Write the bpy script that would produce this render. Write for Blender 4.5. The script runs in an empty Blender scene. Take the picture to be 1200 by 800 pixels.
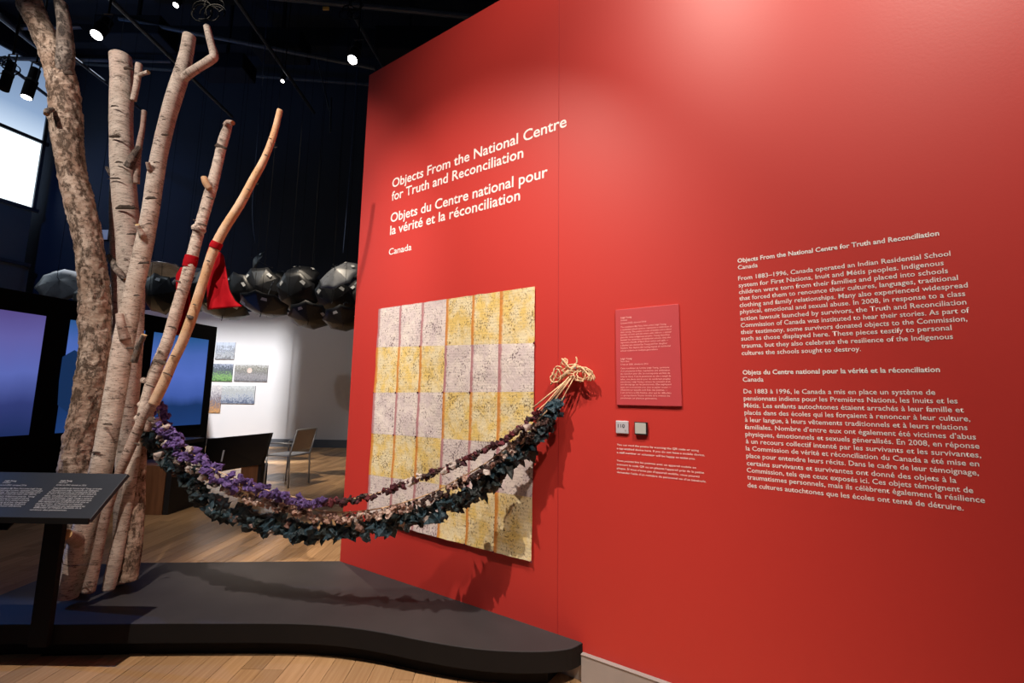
import bpy, bmesh, math, random
from mathutils import Vector, Matrix, noise
random.seed(7)
S = bpy.context.scene
COL = S.collection
V = Vector
# ------------------------------------------------------------------ camera
F, PT, RL, AL, CH = 521.73, .124868, .0154407, .580911, 1.5   # focal px, pitch, roll, wall yaw, eye height
cp, sp, cr, sr = math.cos(PT), math.sin(PT), math.cos(RL), math.sin(RL)
FW = V((0, cp, sp)); U0 = V((0, -sp, cp)); R0 = V((1, 0, 0))
RT = R0*cr + U0*sr; UP = R0*-sr + U0*cr
EYE = V((0, 0, CH))
cam = bpy.data.cameras.new('camera'); camo = bpy.data.objects.new('camera', cam); COL.objects.link(camo)
cam.sensor_width = 36; cam.lens = F*36/1200; cam.clip_end = 100; cam.clip_start = .05
m = Matrix((RT, UP, -FW)).transposed().to_4x4(); m.translation = EYE; camo.matrix_world = m
S.camera = camo
# ------------------------------------------------------------------ world, exposure
S.view_settings.view_transform = 'Standard'; S.view_settings.look = 'None'
S.view_settings.gamma = 1; S.view_settings.exposure = 0; S.view_settings.use_curve_mapping = False
w = bpy.data.worlds.new('world'); S.world = w; w.use_nodes = True
w.node_tree.nodes['Background'].inputs[0].default_value = (.62, .72, 1, 1)
w.node_tree.nodes['Background'].inputs[1].default_value = .04
# ------------------------------------------------------------------ lights
def spot(name, loc, to, power, ang, blend, color, rad=.06):
    l = bpy.data.lights.new(name, 'SPOT'); l.energy = power; l.spot_size = math.radians(ang); l.spot_blend = blend
    l.color = color; l.shadow_soft_size = rad
    o = bpy.data.objects.new(name, l); COL.objects.link(o); o.location = loc
    o.rotation_euler = (V(to)-V(loc)).to_track_quat('-Z', 'Y').to_euler(); return o
WARM = (1, .86, .74)
LQ = V((-1.95, .45, 5.96))
spot('spot_on_quilt', LQ, (-.70, 2.8, 1.15), 1230, 56, .8, WARM, .015)
spot('spot_on_trees', (-3.5, -.2, 4.9), (-2.6, 3.1, 3.0), 560, 50, .5, (1, .90, .80), .05)
spot('spot_on_wall', (-.16, .50, 5.7), (.34, 2.2, 4.1), 330, 78, .9, WARM, .16)
spot('fill_on_text', (1.5, -1.0, 6.6), (1.4, 1.85, 2.3), 1350, 52, 1, WARM, .10)  # added fill lamp evening out the right of the red wall
spot('spot_on_floor', (-4.4, 7.4, 8.5), (-1.7, 4.4, 0), 1700, 18, .7, (1, .80, .58), .05)
spot('spot_by_chair', (-4.6, 5.6, 8.8), (-3.9, 9.4, 0), 2300, 36, .7, (1, .85, .66), .06)
spot('fill_on_console', (-4.6, 3.2, 7.5), (-4.5, 5.8, .4), 330, 16, .6, (1, .85, .66), .06)  # added lamp brightening the wooden console front
spot('fill_left_floor', (-6.5, 3.2, 7), (-5.2, 4.9, 0), 120, 40, .8, (.8, .82, 1), .1)  # weak lamp added to lift the dim floor at the left
LF = V((-8.4, 7.0, 9.7))
spot('framing_beam', LF, (-9.2, 13, 1.0), 10500, 62, .2, (.97, .98, 1), .025)
spot('wash_on_umbrellas', (-7.5, 4.6, 9.4), (-6.4, 9.4, 3.3), 330, 60, .8, (.8, .9, 1), .1)
spot('blue_fill_on_back_wall', (-13.5, 7.5, 9.8), (-12.5, 13.3, 5.5), 520, 80, 1, (.12, .34, 1), .2)  # added lamp for the blue glow beside the window
spot('blue_fill_on_ceiling', (-12, 8, 4.5), (-10.5, 9.5, 10.6), 500, 95, 1, (.15, .38, 1), .2)  # lamp added to put sky-blue light on the left ceiling
spot('blue_fill_on_platform', (-9.5, 3.6, 4.4), (-3.2, 3.0, 0), 1000, 20, .6, (.08, .30, 1), .05)  # added lamp standing in for the window's blue reflection on the deck

# ------------------------------------------------------------------ geometry of the view (rays from the eye into the room)
def ray(u, v): return FW + RT*((u-600)/F) + UP*((400-v)/F)
def atZ(u, v, z): r = ray(u, v); return EYE + r*((z-CH)/r.z)
def atY(u, v, y): r = ray(u, v); return EYE + r*(y/r.y)
def atP(u, v, p, n):
    r = ray(u, v); return EYE + r*((V(p)-EYE).dot(n)/r.dot(n))
def depth(P): return (V(P)-EYE).dot(FW)
WN = V((math.sin(AL), math.cos(AL), 0)); WX = V((math.cos(AL), -math.sin(AL), 0)); WD = 2.39; ZP = .19; Z1 = V((0, 0, 1))
def W(s, z, off=0): return WN*(WD-off) + WX*s + Z1*z
def wall(u, v, off=0): r = ray(u, v); return EYE + r*((WD-off)/r.dot(WN))
def wsz(u, v): P = wall(u, v); return P.dot(WX), P.z
# ------------------------------------------------------------------ materials
class NT:
    def __init__(s, name):
        s.m = bpy.data.materials.new(name); s.m.use_nodes = True; s.t = s.m.node_tree; s.b = s.t.nodes['Principled BSDF']
    def n(s, typ, **k):
        x = s.t.nodes.new('ShaderNode'+typ)
        for a, v in k.items():
            if a.startswith('i_'): s.put(x, a[2:], v)
            else: setattr(x, a, v)
        return x
    def put(s, x, key, v):
        i = x.inputs[int(key)] if key.isdigit() else x.inputs[key.replace('_', ' ')]
        if isinstance(v, bpy.types.NodeSocket): s.t.links.new(v, i)
        elif isinstance(v, (tuple, list)) and i.type == 'RGBA' and len(v) == 3: i.default_value = (*v, 1)
        else: i.default_value = v
    def ramp(s, fac, stops, interp='LINEAR'):
        r = s.n('ValToRGB'); s.put(r, '0', fac); e = r.color_ramp; e.interpolation = interp
        while len(e.elements) < len(stops): e.elements.new(.5)
        for el, (p, c) in zip(e.elements, stops):
            el.position = p; el.color = (c, c, c, 1) if isinstance(c, (int, float)) else (*c, 1)
        return r.outputs[0]
    def mix(s, f, a, b, mode='MIX'):
        x = s.n('Mix', data_type='RGBA', blend_type=mode); s.put(x, '0', f); s.put(x, '6', a); s.put(x, '7', b); return x.outputs[2]
    def math(s, op, a, b=0, c=0):
        x = s.n('Math', operation=op); s.put(x, '0', a); s.put(x, '1', b); s.put(x, '2', c); return x.outputs[0]
    def noise(s, vec, scale, detail=3, rough=.5, dist=0):
        x = s.n('TexNoise'); x.inputs['Scale'].default_value = scale; x.inputs['Detail'].default_value = detail
        x.inputs['Roughness'].default_value = rough; x.inputs['Distortion'].default_value = dist
        if vec is not None: s.t.links.new(vec, x.inputs['Vector'])
        return x.outputs[0]
    def scale(s, vec, xyz, loc=(0, 0, 0)):
        x = s.n('Mapping'); s.t.links.new(vec, x.inputs[0]); x.inputs['Scale'].default_value = xyz; x.inputs['Location'].default_value = loc
        return x.outputs[0]
    def obj(s): return s.n('TexCoord').outputs['Object']
    def attr(s, nm): return s.n('Attribute', attribute_name=nm).outputs['Vector']
    def bump(s, h, strength=.3, dist=.01):
        x = s.n('Bump'); x.inputs['Strength'].default_value = strength; x.inputs['Distance'].default_value = dist
        s.t.links.new(h, x.inputs['Height']); s.t.links.new(x.outputs[0], s.b.inputs['Normal'])
    def base(s, c): s.put(s.b, 'Base_Color', c)
    def rough(s, r): s.put(s.b, 'Roughness', r)
def plain(name, c, rough=.6, metal=0, spec=.5, var=.12, scale=6, bump=0):
    t = NT(name); v = t.noise(t.obj(), scale, 4)
    f = t.ramp(v, [(.3, 1-var), (.7, 1+var)])
    t.base(t.mix(1, c, f, 'MULTIPLY')); t.rough(rough); t.b.inputs['Metallic'].default_value = metal
    t.b.inputs['Specular IOR Level'].default_value = spec
    if bump: t.bump(t.noise(t.obj(), scale*12, 3), bump, .002)
    return t.m
def emit(name, c, strength):
    t = NT(name); t.base((0, 0, 0)); t.put(t.b, 'Emission_Color', c); t.b.inputs['Emission Strength'].default_value = strength; return t.m
M = {}
t = NT('red_paint'); ob = t.obj()
t.base(t.mix(t.noise(ob, .8, 2), (.50, .036, .028), (.53, .039, .031))); t.rough(.44); t.b.inputs['Specular IOR Level'].default_value = .42
t.bump(t.noise(ob, 90, 2), .10, .002); M['red'] = t.m
M['red_seam'] = plain('red_seam', (.40, .02, .02), .6)
M['red_panel'] = plain('red_panel', (.50, .055, .065), .5, var=.03)
M['white'] = plain('vinyl_white', (.86, .80, .78), .5, var=.02)
M['pink_print'] = plain('panel_print', (.85, .42, .40), .5, var=.02)
M['base_grey'] = plain('baseboard_grey', (.33, .30, .29), .5, var=.04)
M['base_dark'] = plain('far_baseboard', (.10, .11, .13), .6, var=.05)
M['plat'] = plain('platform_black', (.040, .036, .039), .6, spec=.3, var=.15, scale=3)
M['plat_side'] = plain('black_and_edge_shade', (.007, .006, .006), .8, spec=.25, var=.1)  # plain black parts; also carries the painted shade of the deck front
M['black'] = plain('satin_black', (.010, .009, .010), .5, var=.1)
M['matte'] = plain('matt_black', (.006, .006, .007), .9, spec=.1, var=.1)
M['lect'] = plain('lectern_slate', (.016, .021, .034), .55, var=.08)
M['lect_print'] = plain('lectern_print', (.55, .56, .60), .5, var=.02)
M['navy'] = plain('navy_wall', (.018, .024, .038), .8, spec=.2, var=.15, scale=.4)
M['ceil'] = plain('ceiling_black', (.008, .010, .015), .9, spec=.1, var=.3, scale=.5)
M['steel'] = plain('dark_steel', (.035, .042, .055), .5, .3, var=.2)
M['whitewall'] = plain('white_wall_paint', (.62, .60, .60), .7, var=.015, scale=1)
M['greywin'] = plain('grey_cladding', (.055, .070, .080), .6, var=.08, scale=1)
M['chrome'] = plain('brushed_steel', (.36, .36, .38), .40, .5, var=.05)
M['mesh'] = plain('taupe_mesh', (.52, .43, .34), .75, var=.1, scale=60)
M['seatgrey'] = plain('grey_seat', (.26, .27, .31), .4, var=.05)
M['cloth'] = plain('red_cloth', (.34, .004, .010), .8, spec=.1, var=.1, scale=10)
M['rope'] = plain('raffia_cord', (.70, .47, .28), .8, var=.2, scale=60, bump=.5)
M['umb'] = plain('umbrella_nylon', (.0055, .0062, .0085), .45, spec=.6, var=.2, scale=5)
M['umb_pale'] = plain('umbrella_silver', (.15, .16, .18), .42, spec=.6, var=.3, scale=5)
M['mark'] = plain('white_print', (.6, .62, .64), .6, var=.05)
M['wire'] = plain('blue_cable', (.012, .03, .085), .5, var=.05)
M['wood'] = None
M['tile'] = plain('plate_grey', (.48, .47, .52), .4, var=.03)
M['ink'] = plain('ink', (.02, .02, .03), .5)
M['pale_tile'] = plain('pale_square', (.45, .47, .44), .5, var=.05)
M['yellow_tag'] = plain('yellow_tag', (.8, .45, .08), .5)
M['lens'] = emit('lamp_lens', (1, .97, .93), 14)
t = NT('wood_veneer'); v = t.noise(t.scale(t.obj(), (14, 14, 1.2)), 2, 5, .6)
t.base(t.ramp(v, [(.3, (.17, .066, .028)), (.7, (.27, .115, .05))])); t.rough(.45); M['wood'] = t.m
def floor_mat(name, rnd):
    t = NT(name); o = t.obj()
    if rnd: r = t.n('ObjectInfo').outputs['Random']
    else:
        b = t.n('TexBrick', offset=.37); b.inputs['Scale'].default_value = 1; t.put(b, 'Brick_Width', 1.5); t.put(b, 'Row_Height', .12)
        t.put(b, 'Mortar_Size', .0008); t.put(b, 'Color1', (0, 0, 0)); t.put(b, 'Color2', (1, 1, 1)); t.put(b, 'Mortar', (0, 0, 0))
        mp = t.n('Mapping'); mp.inputs['Rotation'].default_value = (0, 0, math.pi/2); t.t.links.new(o, mp.inputs[0]); t.t.links.new(mp.outputs[0], b.inputs[0]); r = b.outputs[0]
    if rnd:
        cmb = t.n('CombineXYZ'); t.put(cmb, '0', t.math('MULTIPLY', r, 40)); t.put(cmb, '1', t.math('MULTIPLY', r, 17))
        ad = t.n('VectorMath', operation='ADD'); t.put(ad, '0', o); t.put(ad, '1', cmb.outputs[0]); o = ad.outputs[0]
    g = t.noise(t.scale(o, (40, 1.6, 1)), 1.4, 4, .6)
    c = t.ramp(g, [(.25, (.40, .225, .105)), (.75, (.56, .345, .175))])
    c = t.mix(1, c, t.ramp(r, [(0, .78), (1, 1.16)]), 'MULTIPLY')
    t.base(c); t.rough(.27); t.b.inputs['Specular IOR Level'].default_value = .5; return t.m
M['plank'] = floor_mat('oak_plank', True); M['floor'] = floor_mat('oak_floor', False)
M['gap'] = plain('floor_gap', (.09, .05, .03), .8)
def bark(name, base, base2, dark, lent=.62, patch=.66, rough=False, pink=(.55, .30, .24)):
    t = NT(name); a = t.attr('bark')
    c = t.mix(t.ramp(t.noise(a, 9, 3), [(.4, 0), (.62, 1)]), base, base2)
    c = t.mix(t.ramp(t.noise(t.scale(a, (1, 1, .35)), 5, 3, .5), [(.52, 0), (.75, .6)]), c, pink)
    fine = t.noise(t.scale(a, (16, 16, 34) if rough else (14, 14, 120)), 1.5, 4, .65)
    c = t.mix(t.ramp(fine, [(lent-.06, 0), (lent+.02, .55)]), c, (dark[0]*2.5, dark[1]*2.5, dark[2]*2.5))
    sp = t.noise(a, 120, 1); c = t.mix(t.ramp(sp, [(.66, 0), (.72, .7)]), c, dark)
    big = t.noise(t.scale(a, (18, 18, 9) if rough else (9, 9, 22), (3, 1, 2)), 1.1, 7, .85, .25)
    f = t.ramp(big, [(patch-.03, 0), (patch+.03, .9)])
    c = t.mix(f, c, dark)
    t.base(c); t.rough(.72); t.b.inputs['Specular IOR Level'].default_value = .3
    t.bump(t.math('ADD', t.noise(t.scale(a, (30, 30, 110)), 1, 4, .6), t.math('MULTIPLY', f, -.6)), .9 if rough else .55, .006); return t.m
M['birch'] = bark('birch_bark', (.70, .59, .51), (.56, .45, .38), (.070, .046, .033), .575, .585, pink=(.62, .44, .37))
M['birch_dim'] = bark('aged_birch_bark', (.52, .40, .34), (.40, .28, .23), (.07, .045, .034), .56, .575, pink=(.46, .25, .19))
M['rough'] = bark('flaky_dark_bark', (.66, .51, .41), (.44, .30, .22), (.095, .058, .038), .555, .535, True, (.50, .31, .24))
M['mossy'] = bark('speckled_grey_bark', (.42, .35, .30), (.26, .20, .165), (.045, .034, .03), .50, .53, True)
M['peeled'] = bark('peeled_orange_wood', (.60, .41, .28), (.52, .31, .17), (.10, .035, .016), .70, .70, pink=(.50, .22, .10))
M['cut'] = plain('cut_wood', (.48, .32, .15), .8, var=.3, scale=25)
M['scar'] = plain('bark_scar', (.075, .05, .038), .9, var=.4, scale=60, bump=.6)
def rag(name, cs, var=.5, rough=.85, trans=0):
    t = NT(name); r = t.n('ObjectInfo').outputs['Random']
    st = [(i/len(cs), c) for i, c in enumerate(cs)]
    c = t.ramp(r, st, 'CONSTANT'); n = t.noise(t.obj(), 45, 3, .6)
    t.base(t.mix(1, c, t.ramp(n, [(.3, 1-var), (.7, 1+var)]), 'MULTIPLY')); t.rough(rough)
    t.bump(t.noise(t.obj(), 90, 3), .6, .004); return t.m
M['purple'] = rag('purple_rag', [(.13, .078, .26), (.095, .055, .20), (.18, .115, .34), (.115, .065, .24)])
M['cream'] = rag('cream_rag', [(.50, .43, .40), (.56, .49, .46), (.42, .34, .31)], .2)
M['pinkrag'] = rag('dusty_pink_rag', [(.46, .29, .23), (.55, .40, .34), (.28, .16, .13), (.60, .47, .41), (.38, .24, .20)], .3)
M['teal'] = rag('teal_black_rag', [(.010, .026, .034), (.016, .048, .068), (.008, .013, .014), (.007, .016, .016), (.022, .055, .078)], .6, .42)
M['brown'] = rag('brown_rag', [(.07, .035, .03), (.045, .022, .022), (.13, .075, .06), (.03, .02, .022)], .4)
M['maroon'] = rag('maroon_rag', [(.085, .016, .026), (.055, .014, .022), (.13, .02, .03)], .4)
def patch_mat(name, base, base2, seam, speck):
    t = NT(name); uv = t.n('TexCoord').outputs['UV']; r = t.n('ObjectInfo').outputs['Random']
    cmb = t.n('CombineXYZ'); t.put(cmb, '0', t.math('MULTIPLY', r, 31)); t.put(cmb, '1', t.math('MULTIPLY', r, 53))
    ad = t.n('VectorMath', operation='ADD'); t.put(ad, '0', uv); t.put(ad, '1', cmb.outputs[0]); q = ad.outputs[0]
    c = t.mix(t.ramp(t.noise(q, 2.4, 5, .65), [(.40, 0), (.58, 1)]), base, base2)
    sx = t.n('SeparateXYZ'); t.put(sx, '0', uv)
    # printed text lines
    ln = t.math('SINE', t.math('MULTIPLY', sx.outputs[1], 110)); wd = t.noise(t.scale(q, (30, 17.5, 1)), 1, 2)
    blk = t.ramp(t.noise(t.scale(q, (.8, 2.5, 1)), 1.2, 1), [(.42, 0), (.46, 1)])
    txt = t.math('MULTIPLY', t.math('MULTIPLY', t.ramp(ln, [(.2, 0), (.7, 1)]), t.ramp(wd, [(.42, 0), (.5, 1)])), blk)
    c = t.mix(t.math('MULTIPLY', txt, .20), c, (.10, .08, .07))
    # dye specks
    c = t.mix(t.ramp(t.math('ADD', t.noise(q, 22, 3, .6), t.math('MULTIPLY', t.math('SUBTRACT', t.noise(q, 2.3, 2), .5), .45)), [(.60, 0), (.64, .85)]), c, speck)
    c = t.mix(t.ramp(t.noise(q, 8, 6, .80), [(.585, 0), (.62, .85)]), c, speck)
    # dyed seam along the left edge
    e = t.math('ADD', sx.outputs[0], t.math('MULTIPLY', t.math('SUBTRACT', t.noise(q, 9, 2), .5), .10))
    c = t.mix(t.ramp(e, [(.0, .95), (.07, .85), (.12, 0)]), c, seam)
    t.base(c); t.rough(.7); t.bump(t.noise(q, 5, 4, .55, 1.5), .35, .012); return t.m
M['p_yel'] = patch_mat('yellow_waxed_paper', (.74, .54, .17), (.76, .66, .42), (.58, .20, .02), (.13, .08, .03))
M['p_lil'] = patch_mat('lilac_waxed_paper', (.76, .68, .63), (.64, .55, .55), (.40, .16, .18), (.10, .055, .07))
# ------------------------------------------------------------------ object helpers
def tag(o, label=None, cat=None, group=None, kind=None):
    if label: o['label'] = label
    if cat: o['category'] = cat
    if group: o['group'] = group
    if kind: o['kind'] = kind
    return o
def link(name, me, mat=None, parent=None):
    o = bpy.data.objects.new(name, me); COL.objects.link(o)
    if mat is not None and me is not None and not me.materials: me.materials.append(mat)
    if parent: o.parent = parent
    return o
def empty(name, loc, label, cat, group=None, kind=None):
    o = bpy.data.objects.new(name, None); COL.objects.link(o); o.location = loc; o.empty_display_size = .05
    return tag(o, label, cat, group, kind)
def adopt(ch, p):
    ch.parent = p; ch.matrix_parent_inverse = p.matrix_basis.inverted() if p.type != 'EMPTY' else Matrix.Translation(-p.location)
    return ch
class MB:
    def __init__(s): s.v = []; s.f = []; s.mi = []
    def add(s, vs, fs, mi=0):
        o = len(s.v); s.v += [tuple(v) for v in vs]; s.f += [tuple(i+o for i in f) for f in fs]; s.mi += [mi]*len(fs); return s
    def boxm(s, c, X, Y, Z):     # centre and half axes
        c, X, Y, Z = V(c), V(X), V(Y), V(Z)
        vs = [c+X*a+Y*b+Z*d for d in (-1, 1) for b in (-1, 1) for a in (-1, 1)]
        return s.add(vs, [(0, 2, 3, 1), (4, 5, 7, 6), (0, 1, 5, 4), (2, 6, 7, 3), (0, 4, 6, 2), (1, 3, 7, 5)])
    def box(s, a, b):
        a, b = V(a), V(b); h = (b-a)/2; return s.boxm((a+b)/2, (h.x, 0, 0), (0, h.y, 0), (0, 0, h.z))
    def beam(s, a, b, w, h):
        a, b = V(a), V(b); d = (b-a); n = d.normalized(); x = n.cross(Z1)
        if x.length < .01: x = V((1, 0, 0))
        x.normalize(); y = x.cross(n); return s.boxm((a+b)/2, x*w/2, d/2, y*h/2)
    def tube(s, pts, r, n=8, cap=True):
        pts = [V(p) for p in pts]; rr = r if isinstance(r, (list, tuple)) else [r]*len(pts); vs = []; x = None
        for i, p in enumerate(pts):
            d = (pts[min(i+1, len(pts)-1)]-pts[max(i-1, 0)]).normalized()
            if x is None: x = d.orthogonal()
            x = (x-d*x.dot(d)).normalized(); y = d.cross(x)
            vs += [p+(x*math.cos(2*math.pi*k/n)+y*math.sin(2*math.pi*k/n))*rr[i] for k in range(n)]
        fs = [(i*n+k, i*n+(k+1) % n, (i+1)*n+(k+1) % n, (i+1)*n+k) for i in range(len(pts)-1) for k in range(n)]
        if cap: fs += [tuple(range(n-1, -1, -1)), tuple(range((len(pts)-1)*n, len(pts)*n))]
        return s.add(vs, fs)
    def prism(s, poly, z0, z1):
        n = len(poly); vs = [(p[0], p[1], z0) for p in poly]+[(p[0], p[1], z1) for p in poly]
        return s.add(vs, [tuple(range(n-1, -1, -1)), tuple(range(n, 2*n))]+[(i, (i+1) % n, n+(i+1) % n, n+i) for i in range(n)])
    def build(s, name, mat, parent=None, smooth=False, bevel=0):
        me = bpy.data.meshes.new(name); me.from_pydata(s.v, [], s.f)
        mats = mat if isinstance(mat, list) else [mat]
        for q in mats: me.materials.append(q)
        if len(mats) > 1: me.polygons.foreach_set('material_index', s.mi)
        if smooth: me.polygons.foreach_set('use_smooth', [True]*len(s.f))
        me.validate(); o = link(name, me)
        if bevel:
            bv = o.modifiers.new('bevel', 'BEVEL'); bv.width = bevel; bv.segments = 2; bv.limit_method = 'ANGLE'
        if parent: adopt(o, parent)
        return o
def catmull(P, n):
    P = [V(p) for p in P]; out = []
    for i in range(len(P)-1):
        a, b, c, d = P[max(i-1, 0)], P[i], P[i+1], P[min(i+2, len(P)-1)]
        for k in range(n):
            t = k/n; out.append(.5*((2*b)+(c-a)*t+(2*a-5*b+4*c-d)*t*t+(3*b-a-3*c+d)*t**3))
    out.append(P[-1]); return out
# ------------------------------------------------------------------ SETTING
# floor: slab with separate boards where they can be told apart
fl = tag(MB().box((-18.5, -1.5, -.12), (6, 14, -.012)).build('floor', M['gap']), kind='structure')
far = MB()
pk = {}
bw = .12; cnt = 0
for i in range(int(24.5/bw)):
    x0 = -18.5+i*bw; y = -1.5 - random.random()*1.4
    while y < 14:
        L = random.choice((1.2, 1.5, 1.8)); ya, yb = max(y, -1.5), min(y+L, 14)
        near = (-5.9 < x0 < .4) and (yb > 2.35) and (ya < 7.6) and (x0 > -1.35-(yb-2.5)*1.05 or yb < 4.2) and not (x0 > 1.3-ya*.55+.6)
        if near and cnt < 290 and yb-ya > .1:
            key = round(yb-ya, 2)
            if key not in pk:
                b = MB().boxm((0, 0, 0), (bw/2-.0012, 0, 0), (0, (yb-ya)/2-.001, 0), (0, 0, .006)).build('plank', M['plank'], fl); me = pk[key] = b.data
            else: b = link('plank', pk[key], parent=fl)
            b.location = (x0+bw/2, (ya+yb)/2, -.006+random.uniform(-.0005, .0003)); cnt += 1
        else: far.boxm((x0+bw/2, (ya+yb)/2, -.006), (bw/2-.0008, 0, 0), (0, (yb-ya)/2-.001, 0), (0, 0, .006))
        y += L
tag(far.build('floor_boards', M['floor'], fl), kind='stuff')
print('planks', cnt)
# red wall
s0 = (wsz(398, 657)[0]+wsz(433, 88)[0])/2; ZT = wsz(433, 88)[1]; SEAM = wsz(655, 100)[0]; SR = 4.5
wr = MB()
wr.boxm((W((s0+SEAM)/2-.0015, ZT/2, -.15)), WX*((SEAM-s0)/2-.0015), WN*.15, Z1*(ZT/2))
wr.boxm((W((SR+SEAM)/2+.0015, ZT/2, -.15)), WX*((SR-SEAM)/2-.0015), WN*.15, Z1*(ZT/2))
wr = tag(wr.build('wall_right', M['red']), kind='structure')
MB().boxm(W(SEAM, ZT/2, -.06), WX*.004, WN*.0585, Z1*(ZT/2-.001)).build('panel_joint', M['red_seam'], wr)
# baseboard of the red wall
sb = wsz(655, 770)[0]; sb1 = wsz(683, 772)[0]
bb = MB().boxm(W((sb1+SR)/2, .07, .012), WX*((SR-sb1)/2), WN*.012, Z1*.07).boxm(W((sb1+SR)/2, .143, .014), WX*((SR-sb1)/2), WN*.014, Z1*.003)
bb.boxm(W((sb+sb1)/2, .045, .003), WX*((sb1-sb)/2), WN*.003, Z1*.045)
tag(bb.build('baseboard_right', M['base_grey'], bevel=.002), kind='structure')
# back walls
YB = 13.0
ww = tag(MB().box((-13.2, YB, 0), (-2.5, YB+.2, 3.9)).build('wall_back', M['whitewall']), kind='structure')
tag(MB().box((-13.2, YB-.03, 0), (-2.5, YB, .22)).build('baseboard_back', M['base_dark']), kind='structure')
tag(MB().box((-19, YB+.25, 0), (4, YB+.45, 12.4)).build('wall_back_upper', M['navy']), kind='structure')
tag(MB().box((-19, -1.5, 12.4), (6, YB+.45, 12.6)).build('ceiling', M['ceil']), kind='structure')
# window wall on the far left
CW = atY(60, 150, YB); WDIR = V((math.sin(.318), math.cos(.318), 0)); WNN = V((WDIR.y, -WDIR.x, 0)); CW.z = 0
wl = MB().boxm(CW-WDIR*6+Z1*2.6-WNN*.12, WDIR*6, WNN*.1, Z1*2.6)
wl = tag(wl.build('wall_left', M['greywin']), kind='structure')
def lw(u, v): P = atP(u, v, CW, WNN); return (P-CW).dot(WDIR), P.z
zb = (lw(43, 247)[1]+lw(2, 235)[1])/2; zm = (lw(54, 170)[1]+lw(2, 146)[1])/2; zt = (lw(52, 83)[1]+lw(3, 48)[1])/2
print('window z', zb, zm, zt, lw(52, 83), lw(3, 48))
t = NT('bright_pane'); t.base((0, 0, 0)); t.put(t.b, 'Emission_Color', (.80, .92, 1)); t.b.inputs['Emission Strength'].default_value = 1.9; M['pane_hi'] = t.m
t = NT('sky_pane'); t.base((0, 0, 0)); o = t.obj(); sx = t.n('SeparateXYZ'); t.put(sx, '0', o)
t.put(t.b, 'Emission_Color', t.ramp(t.n('TexCoord').outputs['Generated'], [(0, (.20, .30, .48)), (1, (.20, .30, .48))]))
sg = t.n('SeparateXYZ'); t.put(sg, '0', t.n('TexCoord').outputs['Generated'])
t.put(t.b, 'Emission_Color', t.ramp(sg.outputs[2], [(0, (.62, .76, .95)), (.35, (.28, .40, .60)), (1, (.17, .25, .40))])); t.b.inputs['Emission Strength'].default_value = 1.0; M['pane_lo'] = t.m
win = MB()
zs = [zb, zm, zt]; cols = [-.12]+[-.12-1.75*k for k in range(1, 7)]
for z in zs+[5.2]: win.boxm(CW+WDIR*-6+Z1*z, WDIR*6, WNN*.05, Z1*.05)
for cx in cols: win.boxm(CW+WDIR*cx+Z1*((zb+zt)/2), WDIR*.04, WNN*.05, Z1*((zt-zb)/2))
win = tag(win.build('window_1', M['steel']), kind='structure')
for k in range(len(cols)-1):
    for a, b, mm in ((zb, zm, 'pane_hi'), (zm, zt, 'pane_lo')):
        MB().boxm(CW+WDIR*((cols[k]+cols[k+1])/2)+Z1*((a+b)/2)-WNN*.02, WDIR*((cols[k]-cols[k+1])/2-.04), WNN*.006, Z1*((b-a)/2-.05)).build('pane', M[mm], win)
# cladding panels below the window
for k in range(6):
    for a, b in ((.1, 2.9), (2.95, zb-.08)):
        MB().boxm(CW+WDIR*((cols[0]+cols[1])/2-1.75*k)+Z1*((a+b)/2)-WNN*.01, WDIR*.86, WNN*.012, Z1*((b-a)/2)).build('cladding_panel', M['greywin'], wl)
tag(MB().boxm(CW-WDIR*6+Z1*((zt+12.4)/2+.03), WDIR*6, WNN*.1, Z1*((12.4-zt)/2-.03)).build('wall_left_upper', M['ceil']), kind='structure')
# ------------------------------------------------------------------ screen wall
A0 = atZ(250, 562, 0); B0 = atZ(0, 613, 0); SD = (B0-A0).normalized(); SN = V((-SD.y, SD.x, 0))
if SN.dot(EYE-A0) < 0: SN = -SN
def sw(u, v): P = atP(u, v, A0, SN); return (P-A0).dot(SD), P.z
HS = sw(255, 383)[1]; a0 = (sw(255, 383)[0]+sw(243, 513)[0])/2; print('screenwall H', HS, a0, sw(0, 345))
swt = empty('video_wall', A0, 'long black freestanding video wall with blue screens behind the birch trunks', 'video wall')
LW = 4.6
MB().boxm(A0+SD*(a0+LW/2)+Z1*(HS/2)-SN*.13, SD*(LW/2), SN*.12, Z1*(HS/2)).build('casing', M['matte'], swt, bevel=.008)
t = NT('blue_screen'); g = t.n('TexCoord').outputs['Generated']; sg = t.n('SeparateXYZ'); t.put(sg, '0', g)
nz = t.noise(g, 1.6, 3); h = t.math('ADD', sg.outputs[2], t.math('MULTIPLY', t.math('SUBTRACT', nz, .5), .16))
rr = t.n('ObjectInfo').outputs['Random']
c = t.ramp(h, [(0, (.012, .045, .17)), (.22, (.010, .036, .13)), (.33, (.055, .11, .40)), (.55, (.09, .16, .55)), (.8, (.07, .14, .46)), (1, (.02, .09, .26))])
t.base((.002, .002, .004)); t.rough(.3); t.put(t.b, 'Emission_Color', c); t.b.inputs['Emission Strength'].default_value = .95; M['screen'] = t.m
t = NT('violet_screen'); g = t.n('TexCoord').outputs['Generated']; sg = t.n('SeparateXYZ'); t.put(sg, '0', g)
nz = t.noise(g, 1.6, 3); h = t.math('ADD', sg.outputs[2], t.math('MULTIPLY', t.math('SUBTRACT', nz, .5), .16))
c = t.ramp(h, [(0, (.015, .03, .12)), (.25, (.035, .05, .20)), (.5, (.12, .16, .52)), (.8, (.14, .13, .42)), (1, (.11, .08, .28))])
t.base((.002, .002, .004)); t.rough(.3); t.put(t.b, 'Emission_Color', c); t.b.inputs['Emission Strength'].default_value = .85; M['screen2'] = t.m
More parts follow.
